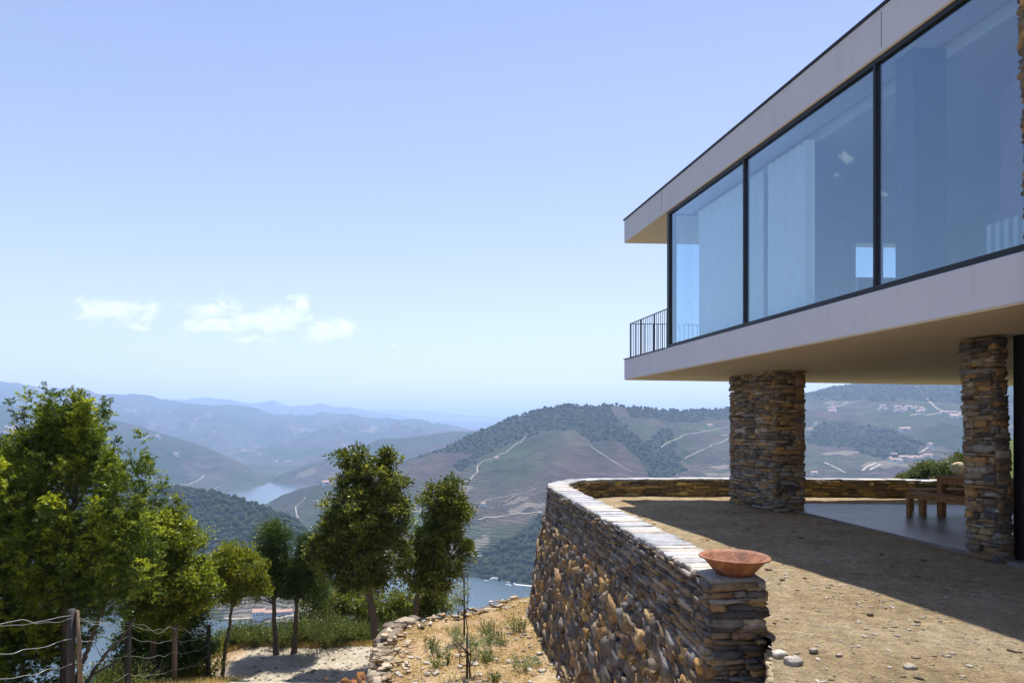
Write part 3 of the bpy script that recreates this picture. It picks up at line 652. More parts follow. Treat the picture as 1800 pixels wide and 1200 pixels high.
course_face(Rk, pos_in, 1.2, -.3, WH - .005, .035, .07, .15, .5, .16, .05, PAL_SLATE, .3, .16, .03)
Rend = Rk
# rough bank holding the ground up in front of the pier
q0, q1 = np.array([1.4, 3.3]), np.array([2.1, 5.12]); qd = (q1 - q0) / np.linalg.norm(q1 - q0)
def pos_bank(s, z):
    n = len(s); return np.c_[q0[0] + qd[0] * s, q0[1] + qd[1] * s, z], np.tile([qd[0], qd[1], 0.], (n, 1)), np.tile([-qd[1], qd[0], 0.], (n, 1))
course_face(Rk, pos_bank, float(np.linalg.norm(q1 - q0)), -1.6, -.1, .04, .1, .06, .16, .1, .02, np.array([(.3, .24, .15), (.24, .19, .12), (.36, .3, .2)]), .4, .25, .2)
reparent(Rk.build('end_face', M['stone']), wall)
# coping slabs
Rk = Rocks(); s = .38; rows = []
Rk.add(*rocks(np.array([[*(e0 + ad * .23 + T_[0] * .19), WH + .0]]), np.array([[T_[0][0], T_[0][1], 0]]), np.array([[ad[0], ad[1], 0]]), np.array([[0, 0, 1.]]), np.array([[.19, .225, .02]]), .08, .05, np.array([(.2, .19, .18)])))  # end slab under the bowl, darker: the bowl's shadow put into its colour
while s < WALLL - .1:
    l = random.uniform(.1, .26) if s < 9.5 else random.uniform(.3, .6); rows.append((s + l / 2, l / 2)); s += l
rows = np.array(rows); P, A, O = pos_out(rows[:, 0], np.full(len(rows), 1.)); 
n = len(rows); wdt = .225 + .045 * (rng.random(n) - .5); P = P - O * .225; P[:, 2] = WH - .012 + .012 * (rng.random(n) - .5)
tl = (rng.random(n) - .5) * .05; U = np.tile([0, 0, 1.], (n, 1)); A2 = A + U * tl[:, None]; A2 /= np.linalg.norm(A2, axis=1)[:, None]; U2 = np.cross(A2, O); U2 *= np.sign(U2[:, 2:3])
Rk.add(*rocks(P, A2, O, U2, np.stack([rows[:, 1] - .003, wdt, .02 + .006 * rng.random(n)], -1), .07, .09, PAL_COP, .18))
reparent(Rk.build('coping', M['coping']), wall)

# ------------------------------------------------------------ house
HC = np.array([2.83, 15.79]); HA = np.array([.2147, -.9767]); HB = np.array([.99995, .01])
def H(s, t_, z): p = HC + HA * s + HB * t_; return (p[0], p[1], z - .014 * t_)
Z0, Z1, Z2, Z3 = 2.92, 3.42, 6.365, 6.925; HL_, HW_ = 22., 12.8
house = empty('modern_house', H(11, 6, 0), 'modern white house on stone pillars with a row of big windows', 'house')
def hb(name, mat, boxes, parent=house, bevel=0):
    mb = MB()
    for p0, p1 in boxes: mb.box(p0, p1, H)
    o = mb.build(name, mat, bevel=bevel)
    reparent(o, house)
    if parent is not house:
        o.parent = parent
    return o
slab = hb('floor_slab', M['stucco'], [((0, 0, Z0 + .004), (HL_, HW_, Z1))], bevel=.012)
hb('soffit', M['soffit'], [((.012, .012, Z0 - .012), (HL_ - .02, HW_ - .02, Z0 + .003))])
roof = hb('roof', M['stucco'], [((0, 0, Z2 + .004), (HL_, HW_, Z3))], bevel=.012)
hb('roof_soffit', M['soffit'], [((.012, .012, Z2 - .01), (HL_ - .02, HW_ - .02, Z2 + .003))])
hb('roof_edge', M['metal'], [((-.02, -.02, Z3), (HL_, .1, Z3 + .035)), ((-.02, .1, Z3), (.1, HW_, Z3 + .035))], roof)
hb('slab_edge', M['metal'], [((-.02, -.015, Z1), (2.24, .06, Z1 + .022)), ((-.02, .06, Z1), (.08, HW_, Z1 + .022))], slab)
for s_ in (2.1, 8.2, 13.3): hb('fascia_joint', M['metal'], [((s_, -.0025, Z2 + .05), (s_ + .006, .01, Z3 - .05))], roof)
# windows: one per bay, 2.88 m each
GW = 2.875; s0 = 2.3
fw = .032
for k in range(6):
    a, b_ = s0 + k * GW, s0 + (k + 1) * GW
    f = hb('window', M['metal'], [((a, .03, Z1 + .002), (b_ - .003, .13, Z1 + .075)), ((a, .03, Z2 - .07), (b_ - .003, .13, Z2 - .012)), ((a, .03, Z1 + .075), (a + fw * (.6 if k else 2.8), .13, Z2 - .07)), ((b_ - .003 - fw * .5, .03, Z1 + .075), (b_ - .003, .13, Z2 - .07))])
    hb('pane', M['glass'], [((a + .02, .07, Z1 + .06), (b_ - .02, .078, Z2 - .05))], f)
# glazed end wall facing the balcony
for k in range(4):
    a, b_ = .14 + k * 3.05, .14 + (k + 1) * 3.05
    f = hb('end_window', M['metal'], [((s0 + .002, a, Z1 + .003), (s0 + .1, b_ - .003, Z1 + .07)), ((s0 + .002, a, Z2 - .07), (s0 + .1, b_ - .003, Z2 - .013)), ((s0 + .002, a, Z1 + .07), (s0 + .1, a + .05, Z2 - .07))])
    hb('pane', M['glass'], [((s0 + .04, a + .02, Z1 + .06), (s0 + .048, b_ - .02, Z2 - .05))], f)
hb('interior_floor', M['floor_in'], [((s0 + .11, .14, Z1 + .004), (HL_ - .1, HW_ - .1, Z1 + .03))])
hb('interior_ceiling', M['white'], [((s0 + .11, .62, Z2 - .19), (HL_ - .1, HW_ - .1, Z2 - .03)), ((s0 + .11, .14, Z2 - .06), (HL_ - .1, .5, Z2 - .03))])
# rear wall: openings to the sky on the far side of the room
DR = 6.2
hb('back_wall', M['white'], [((7.3, DR, Z1 + .03), (HL_, DR + .15, Z2 - .19)), ((s0 + .12, DR, Z1 + .03), (4.2, DR + .15, Z2 - .19)), ((4.2, DR, Z1 + 1.95), (7.3, DR + .15, Z2 - .19))])
hb('interior_column', M['darkwall'], [((8.15, .22, Z1 + .03), (8.42, .62, Z2 - .07))]); hb('interior_column', M['darkwall'], [((6.0, 4.4, Z1 + .03), (6.5, 4.9, Z2 - .19))])
hb('end_wall_panel', M['white'], [((2.5, 3.95, Z1 + .03), (2.62, 5.45, 4.95))]); hb('end_blind', M['white'], [((2.5, 3.95, 5.7), (2.55, 5.45, Z2 - .2))])
def DL(a, b_, z): return H(8.62 + a * .857 + b_ * .515, 1.07 - a * .515 + b_ * .857, z)
dl = MB().box((0, 0, Z1 + .03), (.36, .045, 5.6), DL).build('door_leaf', M['cabinet']); reparent(dl, house); dl = MB().box((.366, 0, Z1 + .03), (.74, .045, 5.6), DL).build('door_leaf', M['cabinet']); reparent(dl, house)
hb('partition', M['white'], [((11.2, 1.0, Z1 + .03), (11.35, DR, Z2 - .19))])
def curtain(s_a, s_b, t0, amp=.05, wl=.14, z0=Z1 + .035, z1=Z2 - .2, end=False):
    n = int(abs(s_b - s_a) / .02); V = []; 
    for i in range(n + 1):
        s_ = s_a + (s_b - s_a) * i / n; q = t0 + amp * math.sin(i * .02 / wl * 2 * math.pi) + .02 * math.sin(i * .013) 
        V += [H(q, s_, z0), H(q, s_, z1)] if end else [H(s_, q, z0), H(s_, q, z1)]
    o = mesh_np('curtain', V, [(2 * i, 2 * i + 2, 2 * i + 3, 2 * i + 1) for i in range(n)], M['curtain'], smooth=True); reparent(o, house)
curtain(2.9, 5.1, .42); curtain(5.22, 6.3, .42, .06, .17); curtain(.6, 3.9, 2.6, .05, .15, end=True); curtain(5.5, 7.5, 2.6, .05, .15, end=True); curtain(6.9, 7.3, 5.9, .06, .16)
# side chair-height grille in the third bay
hb('radiator_grille', M['white'], [((9.0 + .1 * k, .55, Z1 + .03), (9.05 + .1 * k, .6, Z1 + .55)) for k in range(22)])
# balcony railing
def rail(parts, name='balcony_railing'):
    mb = MB()
    for p0, p1 in parts: mb.box(p0, p1, H)
    o = mb.build(name, M['metal']); reparent(o, house); return o
Rt = Z1 + .022; rh = Rt + .86
bars = [((.13, .09, rh), (2.28, .125, rh + .012)), ((.13, .125, rh), (.165, HW_ - .2, rh + .012)), ((.13, .09, Rt), (.155, .115, rh))]
k = .22
while k < 2.25: bars.append(((k, .1, Rt), (k + .01, .11, rh))); k += .1
k = .23
while k < HW_ - .2: bars.append(((.142, k, Rt), (.152, k + .01, rh))); k += .11
bars += [((s_, .092, Rt), (s_ + .018, .118, rh)) for s_ in (.75, 1.5)]
rail(bars)
# pillars
def stone_block(name, corners, z0, z1, lab, taper=None, hmin=.03, hmax=.1, lmin=.09, lmax=.36, pal=None, parent=house):
    """corners: 4 (x,y) anticlockwise; stones on every face, solid core inside"""
    R_ = Rocks(); c = np.array(corners, float); cen = c.mean(0)
    for i in range(4):
        p, q = c[i], c[(i + 1) % 4]; L = np.linalg.norm(q - p); a = (q - p) / L; o = np.array([a[1], -a[0]])
        def pos(s, z, p=p, a=a, o=o):
            n = len(s); tw = taper(z) if taper else 0 * z; P = np.stack([p[0] + a[0] * s + tw, p[1] + a[1] * s, z], -1)
            return P, np.tile([a[0], a[1], 0.], (n, 1)), np.tile([o[0], o[1], 0.], (n, 1))
        course_face(R_, pos, L, z0, z1, hmin, hmax, lmin, lmax, .14, .055, pal if pal is not None else np.vstack([PAL_SLATE * 1.35, PAL_GOLD[[0, 1, 3, 4, 5, 5]] * 1.15]), .08, .16, .05, gap=.007, zj=.3)
    o = R_.build(name, M['stone']); reparent(o, house)
    k = .86; cc = cen + (c - cen) * k; zz = np.array([z0, z1 - .01]); V = []
    for z in zz: V += [(x + (taper(np.array([z]))[0] if taper else 0), y, z) for x, y in cc]
    co_ = MB().add(V, [(3, 2, 1, 0), (4, 5, 6, 7)] + [(i, (i + 1) % 4, 4 + (i + 1) % 4, 4 + i) for i in range(4)]).build('pillar_core', M['core'])
    reparent(co_, house); co_.parent = o
    if lab: o['label'] = lab
    return o
def foot(p, la, lb):
    p = np.array(p); return [p, p + HB * lb, p + HB * lb - HA * la, p - HA * la]
stone_block('stone_pillar', foot((5.38, 12.8), 1.64, .6), -.1, Z0 - .03, 'thick stone pillar at the far end of the house')
stone_block('stone_pillar', foot((6.215, 7.95), .42, .17), -.1, Z0 - .06, 'narrower stone pillar beside the patio table', taper=lambda z: -.075 + .0 * z - (z - 1.45) * .035)
stone_block('stone_chimney', [(4.83, 5.93), (4.83 + HA[0] * 1.3, 5.93 + HA[1] * 1.3), (4.83 + HA[0] * 1.3 + 1.4, 5.93 + HA[1] * 1.3 + .3), (6.2, 6.2)], -.1, 8.2, 'stone chimney stack at the right edge rising past the windows',
            taper=lambda z: np.interp(z, [0, 1.7, 3.0, 5.5, 8.2], [.1, .085, .07, .0, .0]), hmin=.05, hmax=.13, pal=np.vstack([PAL_GOLD, PAL_GOLD[:3], PAL_SLATE[3:6]]))
# glazed ground floor front beside the second pillar
dr = np.array([6.29, 8.0])
def D(a, b_, z): p = dr + HB * a + HA * b_; return (p[0], p[1], z)
mb = MB().box((.12, 0, .02), (.25, .1, Z0 - .03), D)
for k in range(1, 5): mb.box((.27 + 1.6 * k, .02, .06), (.33 + 1.6 * k, .1, Z0 - .1), D)
mb.box((.27, .0, Z0 - .22), (6.9, .12, Z0 - .11), D).box((.27, 0, .02), (6.9, .12, .06), D)
f = mb.build('glass_door', M['metal']); reparent(f, house)
p_ = MB().box((.25, .05, .05), (6.8, .058, Z0 - .09), D).build('pane', M['glass']); reparent(p_, house); p_.parent = f
mb = MB().box((.3, 2.0, 0.02), (7, 2.2, Z0 - .013), D).box((.75, .3, .02), (.9, 12, Z0 - .013), D).build('ground_floor_wall', M['stucco']); reparent(mb, house)

# patio slab under the house
pv = [(5.80, 12.55), (6.28, 7.6), (6.6, 4.0), (14.5, 4.0), (17, 12.0), (12, 13.5), (5.72, 13.9)]
nP = len(pv); V = [(x, y, .028) for x, y in pv] + [(x, y, -.2) for x, y in pv]
tag(MB().add(V, [tuple(range(nP)), tuple(range(2 * nP - 1, nP - 1, -1))] + [(i, i + nP, (i + 1) % nP + nP, (i + 1) % nP) for i in range(nP)]).build('patio_paving', M['slab']), kind='structure')

# ------------------------------------------------------------ bowl
bc = (1.925, 5.42, WH + .012)
bowl = empty('terracotta_bowl', bc, 'wide terracotta bowl standing on the near end of the stone wall', 'bowl')
prof = [(.0, 0), (.135, 0), (.15, .006), (.20, .065), (.25, .125), (.262, .138), (.29, .148), (.295, .158), (.288, .166), (.262, .158), (.245, .145), (.2, .09), (.15, .04), (.1, .02), (0, .018)]
seg = 56; V = []; Fc = []
for i, (r_, z_) in enumerate(prof):
    for k in range(seg):
        a = 2 * math.pi * k / seg; q = r_ * (1 + .008 * math.sin(3 * a + 1)); V.append((q * math.cos(a), q * math.sin(a), z_ + (.004 * math.sin(2 * a) if r_ > .2 else 0)))
Fc = [(i * seg + k, i * seg + (k + 1) % seg, (i + 1) * seg + (k + 1) % seg, (i + 1) * seg + k) for i in range(len(prof) - 1) for k in range(seg)]
mesh_np('bowl_body', V, Fc, M['terracotta'], bowl, smooth=True)
V, Fc = [], []
a = np.linspace(0, 2 * math.pi, 57)[:-1]; ringp = [(.291 * math.cos(q), .291 * math.sin(q), .158 + .004 * math.sin(2 * q)) for q in a]; ringp.append(ringp[0])
MB().tube(ringp, .0085, 6).build('rim', M['terracotta'], bowl, smooth=True)

# ------------------------------------------------------------ table and benches
def bench(loc, L, W_, Ht, label, rz, cat='bench', name='wooden_bench', th=.04, leg=.072, apron=.065, grp=None):
    r_ = empty(name, loc, label, cat, grp, rz)
    nb = 3 if cat == 'table' else 2
    top = MB()
    for k in range(nb): w_ = W_ / nb; top.box((0, k * w_ + .004, Ht - th), (L, (k + 1) * w_ - .004, Ht))
    top.build('table_top' if cat == 'table' else 'seat', M['wood'], r_, bevel=.004)
    for x in (.03, L - leg - .03):
        for y in (.02, W_ - leg - .02): MB().box((x, y, 0), (x + leg, y + leg, Ht - th)).build('leg', M['wood'], r_, bevel=.004)
    MB().box((.03 + leg, .035, Ht - th - apron), (L - .03 - leg, .065, Ht - th - .001)).box((.03 + leg, W_ - .065, Ht - th - apron), (L - .03 - leg, W_ - .035, Ht - th - .001)).build('apron', M['wood'], r_)
    return r_
ang = math.atan2(HA[1], HA[0])
g1 = np.array([7.42, 11.85])
bench((*g1, .03), 2.3, .44, .46, 'long wooden bench nearest the terrace at the side of the table', ang)
bench((8.1, 12.0, .03), 2.2, .9, .76, 'tall wooden outdoor table on the grey patio paving', ang, 'table', 'wooden_table', .045, .11, .1)
bench((8.05, 12.35, .03), 1.5, .42, .45, 'second wooden bench standing across the far end of the table', math.atan2(HB[1], HB[0]))

# ------------------------------------------------------------ foliage
def unit(v): return v / (np.linalg.norm(v, axis=-1, keepdims=True) + 1e-9)
def rand_dir(n): return unit(rng.normal(size=(n, 3)))
def leaf_quads(P, D_, L, W_):
    n = len(P); N = unit(np.cross(D_, rand_dir(n))); L = np.broadcast_to(L, n)[:, None]; W_ = np.broadcast_to(W_, n)[:, None]
    B_ = np.cross(D_, N)
    V = np.stack([P, P + D_ * L * .5 + N * W_ * .5 + B_ * W_ * .12, P + D_ * L, P + D_ * L * .5 - N * W_ * .5 + B_ * W_ * .12], 1)
    return V.reshape(-1, 3), np.arange(n * 4).reshape(n, 4)
def in_blobs(blobs, n, y, rmin=.35):
    vol = np.array([b_[2] * b_[3] for b_ in blobs]) ** 1.1; k = rng.choice(len(blobs), n, p=vol / vol.sum()); B_ = np.array([list(b_) + ([0] if len(b_) == 4 else []) for b_ in blobs], float)[k]
    d_ = rand_dir(n); r_ = rng.uniform(rmin ** 2.2, 1, n) ** (1 / 2.2)
    yy = y + B_[:, 4]; C = np.stack([(B_[:, 0] - 900) / F0 * yy, yy, CZ - (B_[:, 1] - HOR) / F0 * yy], -1)
    an = np.arctan2(d_[:, 2], d_[:, 0]) * 2.2 + k * 3.7; r_ = r_ * (.6 + .66 * vnoise(an + 50, d_[:, 1] * 2 + 50 + k, 13))
    rad = np.stack([B_[:, 2], (B_[:, 2] + B_[:, 3]) * .5, B_[:, 3]], -1) * (yy / F0)[:, None]
    return C + d_ * r_[:, None] * rad, d_, C
def broad_crown(blobs, y, nc, nl, L, W_, crad, mat, tree, tone=(.0, 1.), rmin=.35, droop=0., name='crown'):
    P, d_, C = in_blobs(blobs, nc, y, rmin); ct = rng.random(nc)
    # break the ball look: shift clumps by a slow noise
    P += .18 * np.stack([fbm(P[:, 0] * 2 + k * 9, P[:, 2] * 2, 3, 80 + k) for k in range(3)], -1)
    cr_ = crad * rng.uniform(.4, 1.4, nc); pp = np.repeat(P, nl, 0); off = rand_dir(nc * nl) * (rng.random(nc * nl) ** .6)[:, None] * np.repeat(cr_, nl)[:, None] * np.array([1, 1, .75])
    D_ = unit(off / crad + .7 * rand_dir(nc * nl) + np.array([0, 0, .25 - droop]))
    sz = rng.uniform(.45, 1.35, nc * nl); V, Fq = leaf_quads(pp + off, D_, L * sz, W_ * sz)
    tn = np.clip(np.repeat(ct ** 1.4, nl) * .55 + rng.random(nc * nl) ** 1.5 * .5, 0, 1) * (tone[1] - tone[0]) + tone[0]
    o = mesh_np(name, V, Fq, mat, attrs={'tone': np.repeat(tn, 4)}); reparent(o, tree); return P
def limbs(tree, path, r0, P, nlimb, bark, r1=.02, name='trunk'):
    mb = MB(); path = np.array(path, float); c, s = resample(catmull(path, 6), .12); n = len(c)
    rad = np.linspace(r0, r1, n); rad[:3] *= np.array([1.5, 1.25, 1.1])[:min(3, n)]
    c[1:-1] += rng.normal(size=(n - 2, 3)) * .012; mb.tube(c, rad, 9, .12)
    if len(P):
        for k in rng.choice(len(P), min(nlimb, len(P)), False):
            e_ = P[k]; lower = np.where(c[:, 2] < e_[2] - .1)[0]; i = int(rng.choice(lower[-max(2, len(lower) // 4):])) if len(lower) > n * .45 else -1
            if i < 0: continue
            a = c[i]; m_ = (a + e_) / 2 + np.array([0, 0, -.12 * np.linalg.norm(e_ - a)]) + rng.normal(size=3) * .08
            q, _ = resample(catmull([a, m_, e_], 5), .12)
            if len(q) > 2: mb.tube(q, np.linspace(max(rad[i] * .5, .012), .005, len(q)), 5, .1)
    o = mb.build(name, bark, smooth=True); reparent(o, tree); return o
def gzn(x, y): return float(ground_z(np.array([x]), np.array([y]))[0])
def gpx(u, y): x = (u - 900) / F0 * y; return np.array([x, y, gzn(x, y)])

# big juniper
JY = 11.5; jb = gpx(118, JY)
jt = empty('juniper_tree', jb, 'huge bushy juniper with two ragged tips at the left edge', 'tree')
JB = [(86, 765, 20, 50), (84, 728, 9, 30), (82, 710, 6, 18), (62, 757, 18, 12, .2), (148, 752, 24, 52), (145, 720, 15, 34), (141, 702, 8, 18), (95, 828, 80, 48), (178, 815, 46, 52, .2), (208, 760, 18, 20), (55, 830, 45, 60), (120, 900, 118, 90), (20, 900, 70, 90, .3), (200, 880, 42, 95, -.1),
      (225, 975, 48, 62, -.2), (247, 1000, 26, 52, -.3), (60, 1000, 115, 95), (150, 1010, 70, 75), (-40, 1000, 80, 140), (40, 1100, 90, 80, .3), (-60, 850, 60, 90, .5), (180, 1055, 30, 40, -.3), (60, 1130, 70, 90, .3), (-30, 1150, 90, 100)]
nb = 24
npl, per_ = 720, 24; ns = npl * per_
Pc, dc, C = in_blobs(JB, npl, JY, .45)
for k in range(60):
    q = random.random(); u_, v0, v1 = random.choice([(84, 800, 758), (143, 800, 748), (143, 800, 748)]); w_ = 3 + 16 * (1 - q)
    Pc[k] = px(u_ + random.uniform(-w_, w_), v0 + (v1 - v0) * q, JY + random.uniform(-.15, .15)); dc[k] = unit(np.array([random.uniform(-1, 1), random.uniform(-1, 1), 1.5]))
Pc[:, 2] -= .18; axp = unit(dc * np.array([.55, .55, .2]) + .12 * rand_dir(npl) + np.array([0, 0, 1.])); lp = rng.uniform(.38, .85, npl)
pt = rng.random((npl, per_)) ** .9; ro = rand_dir(npl * per_).reshape(npl, per_, 3)
P = (Pc[:, None] + axp[:, None] * (pt * lp[:, None])[..., None] + ro * (.19 * (1.08 - pt) * np.sqrt(rng.random((npl, per_))))[..., None]).reshape(-1, 3)
dirs = unit(np.repeat(axp, per_, 0) * .75 + ro.reshape(-1, 3) * .6 + .2 * rand_dir(ns)); L = rng.uniform(.09, .24, ns)
tt = np.linspace(0, 1, nb)[None, :, None]; ax = P[:, None] + dirs[:, None] * L[:, None, None] * tt + np.array([0, 0, -1.]) * (L[:, None, None] * .3) * tt ** 2
ax = ax.reshape(-1, 3) + rng.normal(size=(ns * nb, 3)) * .013
tan = unit(dirs[:, None] + np.array([0, 0, -.75]) * tt * np.ones((ns, 1, 1))).reshape(-1, 3)
D_ = unit(tan + .75 * rand_dir(ns * nb)); sz = rng.uniform(.6, 1.2, ns * nb)
V, Fq = leaf_quads(ax, D_, .06 * sz, .02 * sz)
plt_ = np.repeat(rng.random(npl) ** 1.2, per_); tn = np.clip(np.repeat(.25 * rng.random(ns) + .6 * plt_ * (.5 + .5 * pt.ravel()), nb) + rng.random(ns * nb) ** 1.4 * .35, 0, 1)
# single-blade twigs at the ragged outline
reparent(mesh_np('crown', V, Fq, M['juniper'], attrs={'tone': np.repeat(tn, 4)}), jt)
limbs(jt, [jb - [0, 0, .2], jb + [.0, 0, 1.3], px(120, 950, JY), px(135, 860, JY), px(140, 780, JY)], .13, P, 30, M['bark'])
mb = MB()
for pth, r_ in [([px(152, 1198, 11), px(185, 1150, 11), px(215, 1118, 11), px(238, 1085, 11.1)], .035), ([px(160, 1185, 11), px(200, 1165, 10.9), px(238, 1140, 10.9)], .022), ([jb, px(150, 1150, 11.2), px(185, 1060, 11.1), px(215, 1000, 11)], .05),
                ([px(185, 1165, 11), px(172, 1140, 11), px(165, 1125, 11)], .008)]:
    q, _ = resample(catmull(pth, 6), .08); q[1:-1] += rng.normal(size=(len(q) - 2, 3)) * .008; mb.tube(q, np.linspace(r_, r_ * .4, len(q)), 6, .15)
reparent(mb.build('limb', M['bark'], smooth=True), jt)

def tree(name, label, cat, y, ub, blobs, nc, nl, L, W_, crad, mat, r0, top, nl_=26, mid=None, rmin=.35, group=None, droop=0., tone=(0, 1), yb=None):
    b0 = gpx(ub, yb or y); t_ = empty(name, b0, label, cat, group)
    P = broad_crown(blobs, y, nc, nl, L, W_, crad, mat, t_, tone, rmin, droop)
    path = [b0 - [0, 0, .15]] + ([px(*q) for q in mid] if mid else [b0 * .5 + px(*top) * .5]) + [px(*top)]
    limbs(t_, path, r0, P, nl_, M['bark']); return t_
tree('evergreen_oak', 'bright green leafy tree between the juniper and the wire fence', 'tree', 14.2, 262, [(290, 905, 34, 36), (300, 960, 55, 50), (325, 935, 28, 26), (270, 1010, 60, 60), (320, 1030, 52, 55), (285, 1070, 60, 45), (350, 1040, 26, 40), (235, 960, 40, 60, .4)], 800, 80, .07, .042, .2, M['oakbright'], .09, (290, 890, 14.2), 34, tone=(.1, 1))
tree('evergreen_oak', 'low dark bushy tree behind the fence posts', 'tree', 15.2, 335, [(330, 1085, 45, 35), (290, 1100, 50, 35), (250, 1095, 45, 30), (350, 1050, 30, 35), (300, 1150, 70, 40), (350, 1140, 24, 40), (250, 1150, 36, 40), (228, 1135, 26, 50), (205, 1175, 30, 26)], 620, 85, .055, .034, .22, M['pine'], .07, (330, 1060, 15.2), 20)
tree('young_tree', 'small tree with yellowing leaves and a thin crooked trunk', 'tree', 15.6, 388, [(405, 985, 40, 25), (430, 1005, 40, 32), (390, 1012, 36, 34), (450, 1028, 24, 20), (410, 1040, 32, 22), (385, 985, 26, 18)], 340, 75, .055, .036, .2, M['yellow'], .05, (412, 990, 15.6), 20, mid=[(400, 1120, 15.6), (408, 1060, 15.6)], yb=15.4)
tree('slender_tree', 'left one of two slim dark trees by the bend of the road', 'tree', 17.2, 486, [(482, 955, 30, 36), (476, 990, 34, 42), (494, 1020, 32, 36), (466, 1035, 28, 22), (485, 928, 11, 16)], 420, 85, .075, .02, .22, M['pine'], .075, (482, 930, 17.2), 26, mid=[(481, 1060, 17.2)])
tree('slender_tree', 'right one of two slim dark trees by the bend of the road', 'tree', 17.3, 516, [(542, 965, 25, 25), (537, 995, 34, 36), (545, 1032, 40, 32), (520, 1028, 26, 36), (554, 942, 12, 14)], 440, 85, .075, .02, .22, M['pine'], .08, (535, 955, 17.3), 26, mid=[(522, 1060, 17.3)])
tree('evergreen_oak', 'tallest evergreen oak in the middle with a leaning brown trunk', 'tree', 16.4, 666, [(622, 818, 30, 30), (682, 812, 22, 26), (615, 850, 40, 32), (665, 855, 50, 45), (640, 905, 72, 55), (690, 905, 34, 50), (610, 935, 48, 52), (660, 965, 62, 50), (600, 985, 52, 44), (575, 965, 30, 40), (640, 1010, 60, 32), (612, 800, 12, 14), (688, 796, 10, 12)], 1000, 80, .075, .047, .2, M['oak'], .12, (650, 830, 16.4), 50, mid=[(662, 1130, 16.4), (650, 1040, 16.4), (645, 950, 16.4)], yb=16.3)
tree('evergreen_oak', 'smaller evergreen oak right of the tallest one beside the dry slope', 'tree', 18.2, 727, [(790, 862, 30, 24), (770, 880, 36, 32), (780, 915, 44, 38), (800, 905, 30, 34), (760, 955, 44, 40), (720, 985, 32, 34), (775, 990, 46, 36), (735, 1020, 38, 24), (815, 960, 16, 26), (780, 1030, 26, 18)], 560, 75, .08, .05, .21, M['oak'], .09, (785, 870, 18.2), 36, mid=[(733, 1040, 18.2), (748, 960, 18.2)])
for u_, v_, r_, y_, lab in [(582, 1050, 42, 19.5, 'dark round bush behind the right slim tree'), (636, 1068, 42, 19.8, 'dark round bush behind the tallest oak trunk'), (695, 1062, 34, 20.5, 'olive green bush between the two oaks'), (758, 1050, 26, 21, 'olive green bush behind the smaller oak trunk')]:
    b0 = gpx(u_, y_); t_ = empty('bush', b0, lab, 'bush', 'bushes behind the trees')
    Pb = broad_crown([(u_, v_, r_, r_ * .8), (u_ - 14, v_ + 22, r_, r_ * .8), (u_ + 16, v_ + 16, r_ * .9, r_ * .8)], y_, 170, 70, .075, .04, .26, M['oak'], t_, (.2, .9)); limbs(t_, [b0 - [0, 0, .2], px(u_, v_, y_)], .05, Pb, 14, M['bark'], name='stem')
# broom shrubs along the far side of the road
def broom(x, y, h, w_, label, mat, dens=1., group='green shrubs lining the far side of the road'):
    z = gzn(x, y); r_ = empty('shrub', (x, y, z), label, 'shrub', group); n = int(150 * dens); nb = 22
    a = rng.uniform(0, 2 * math.pi, n); lean = rng.uniform(.0, 1.1, n); d0 = unit(np.stack([np.cos(a) * lean, np.sin(a) * lean, np.ones(n)], -1))
    st = np.stack([x + np.cos(a) * rng.random(n) * w_ * .45, y + np.sin(a) * rng.random(n) * w_ * .4, np.full(n, z - .05)], -1); L = h * rng.uniform(.6, 1.1, n)
    tt = np.linspace(.08, 1, nb)[None, :, None]; ax = (st[:, None] + d0[:, None] * L[:, None, None] * tt).reshape(-1, 3) + rng.normal(size=(n * nb, 3)) * .03
    D_ = unit(np.repeat(d0, nb, 0) + .55 * rand_dir(n * nb)); V, Fq = leaf_quads(ax, D_, .075 * rng.uniform(.6, 1.3, n * nb), .026)
    o = mesh_np('foliage', V, Fq, mat, attrs={'tone': np.repeat(np.clip(np.repeat(rng.random(n), nb) * .6 + .4 * rng.random(n * nb), 0, 1), 4)}); reparent(o, r_)
    mb = MB()
    for k in range(9): mb.tube([st[k], st[k] + d0[k] * L[k] * .7], [.008, .003], 4)
    reparent(mb.build('stems', M['bark']), r_)
spots = [(398, 'low dark shrub just right of the crooked trunk', 'oak'), (432, 'shrub under the yellowing tree at the road edge', 'shrub'), (458, 'pale green shrub left of the slim trunks', 'shrub'), (500, 'green shrub seen between the two slim trunks', 'shrub'), (535, 'green shrub just right of the slim trunks', 'shrub'),
         (560, 'broad green shrub at the middle of the road edge', 'shrub'), (585, 'tall feathery shrub at the road edge', 'shrub'), (612, 'thick green shrub near the tallest oak', 'shrub'), (640, 'green shrub beside the brown oak trunk', 'shrub')]
for k, (u_, lab, mt) in enumerate(spots):
    y_ = 18.1 + random.uniform(-.15, .4); broom((u_ - 900) / F0 * y_, y_, .95 + (.3 if k in (5, 6) else 0) + random.uniform(-.1, .1) - .32, .75, lab, M[mt], 1.3)
for k, (u_, y_, lab) in enumerate([(205, 12.6, 'pale shrub under the bare juniper branches'), (175, 13.4, 'shrub low behind the leftmost fence post'), (60, 12.5, 'shrub in the bottom left corner under the juniper'), (240, 13.8, 'light green shrub between two fence posts'), (345, 15.2, 'yellow green shrub beside the last fence post')]):
    broom((u_ - 900) / F0 * y_, y_, .7, .9, lab, M['shrub' if k != 4 else 'yellow'], 1.1, 'shrubs by the wire fence')
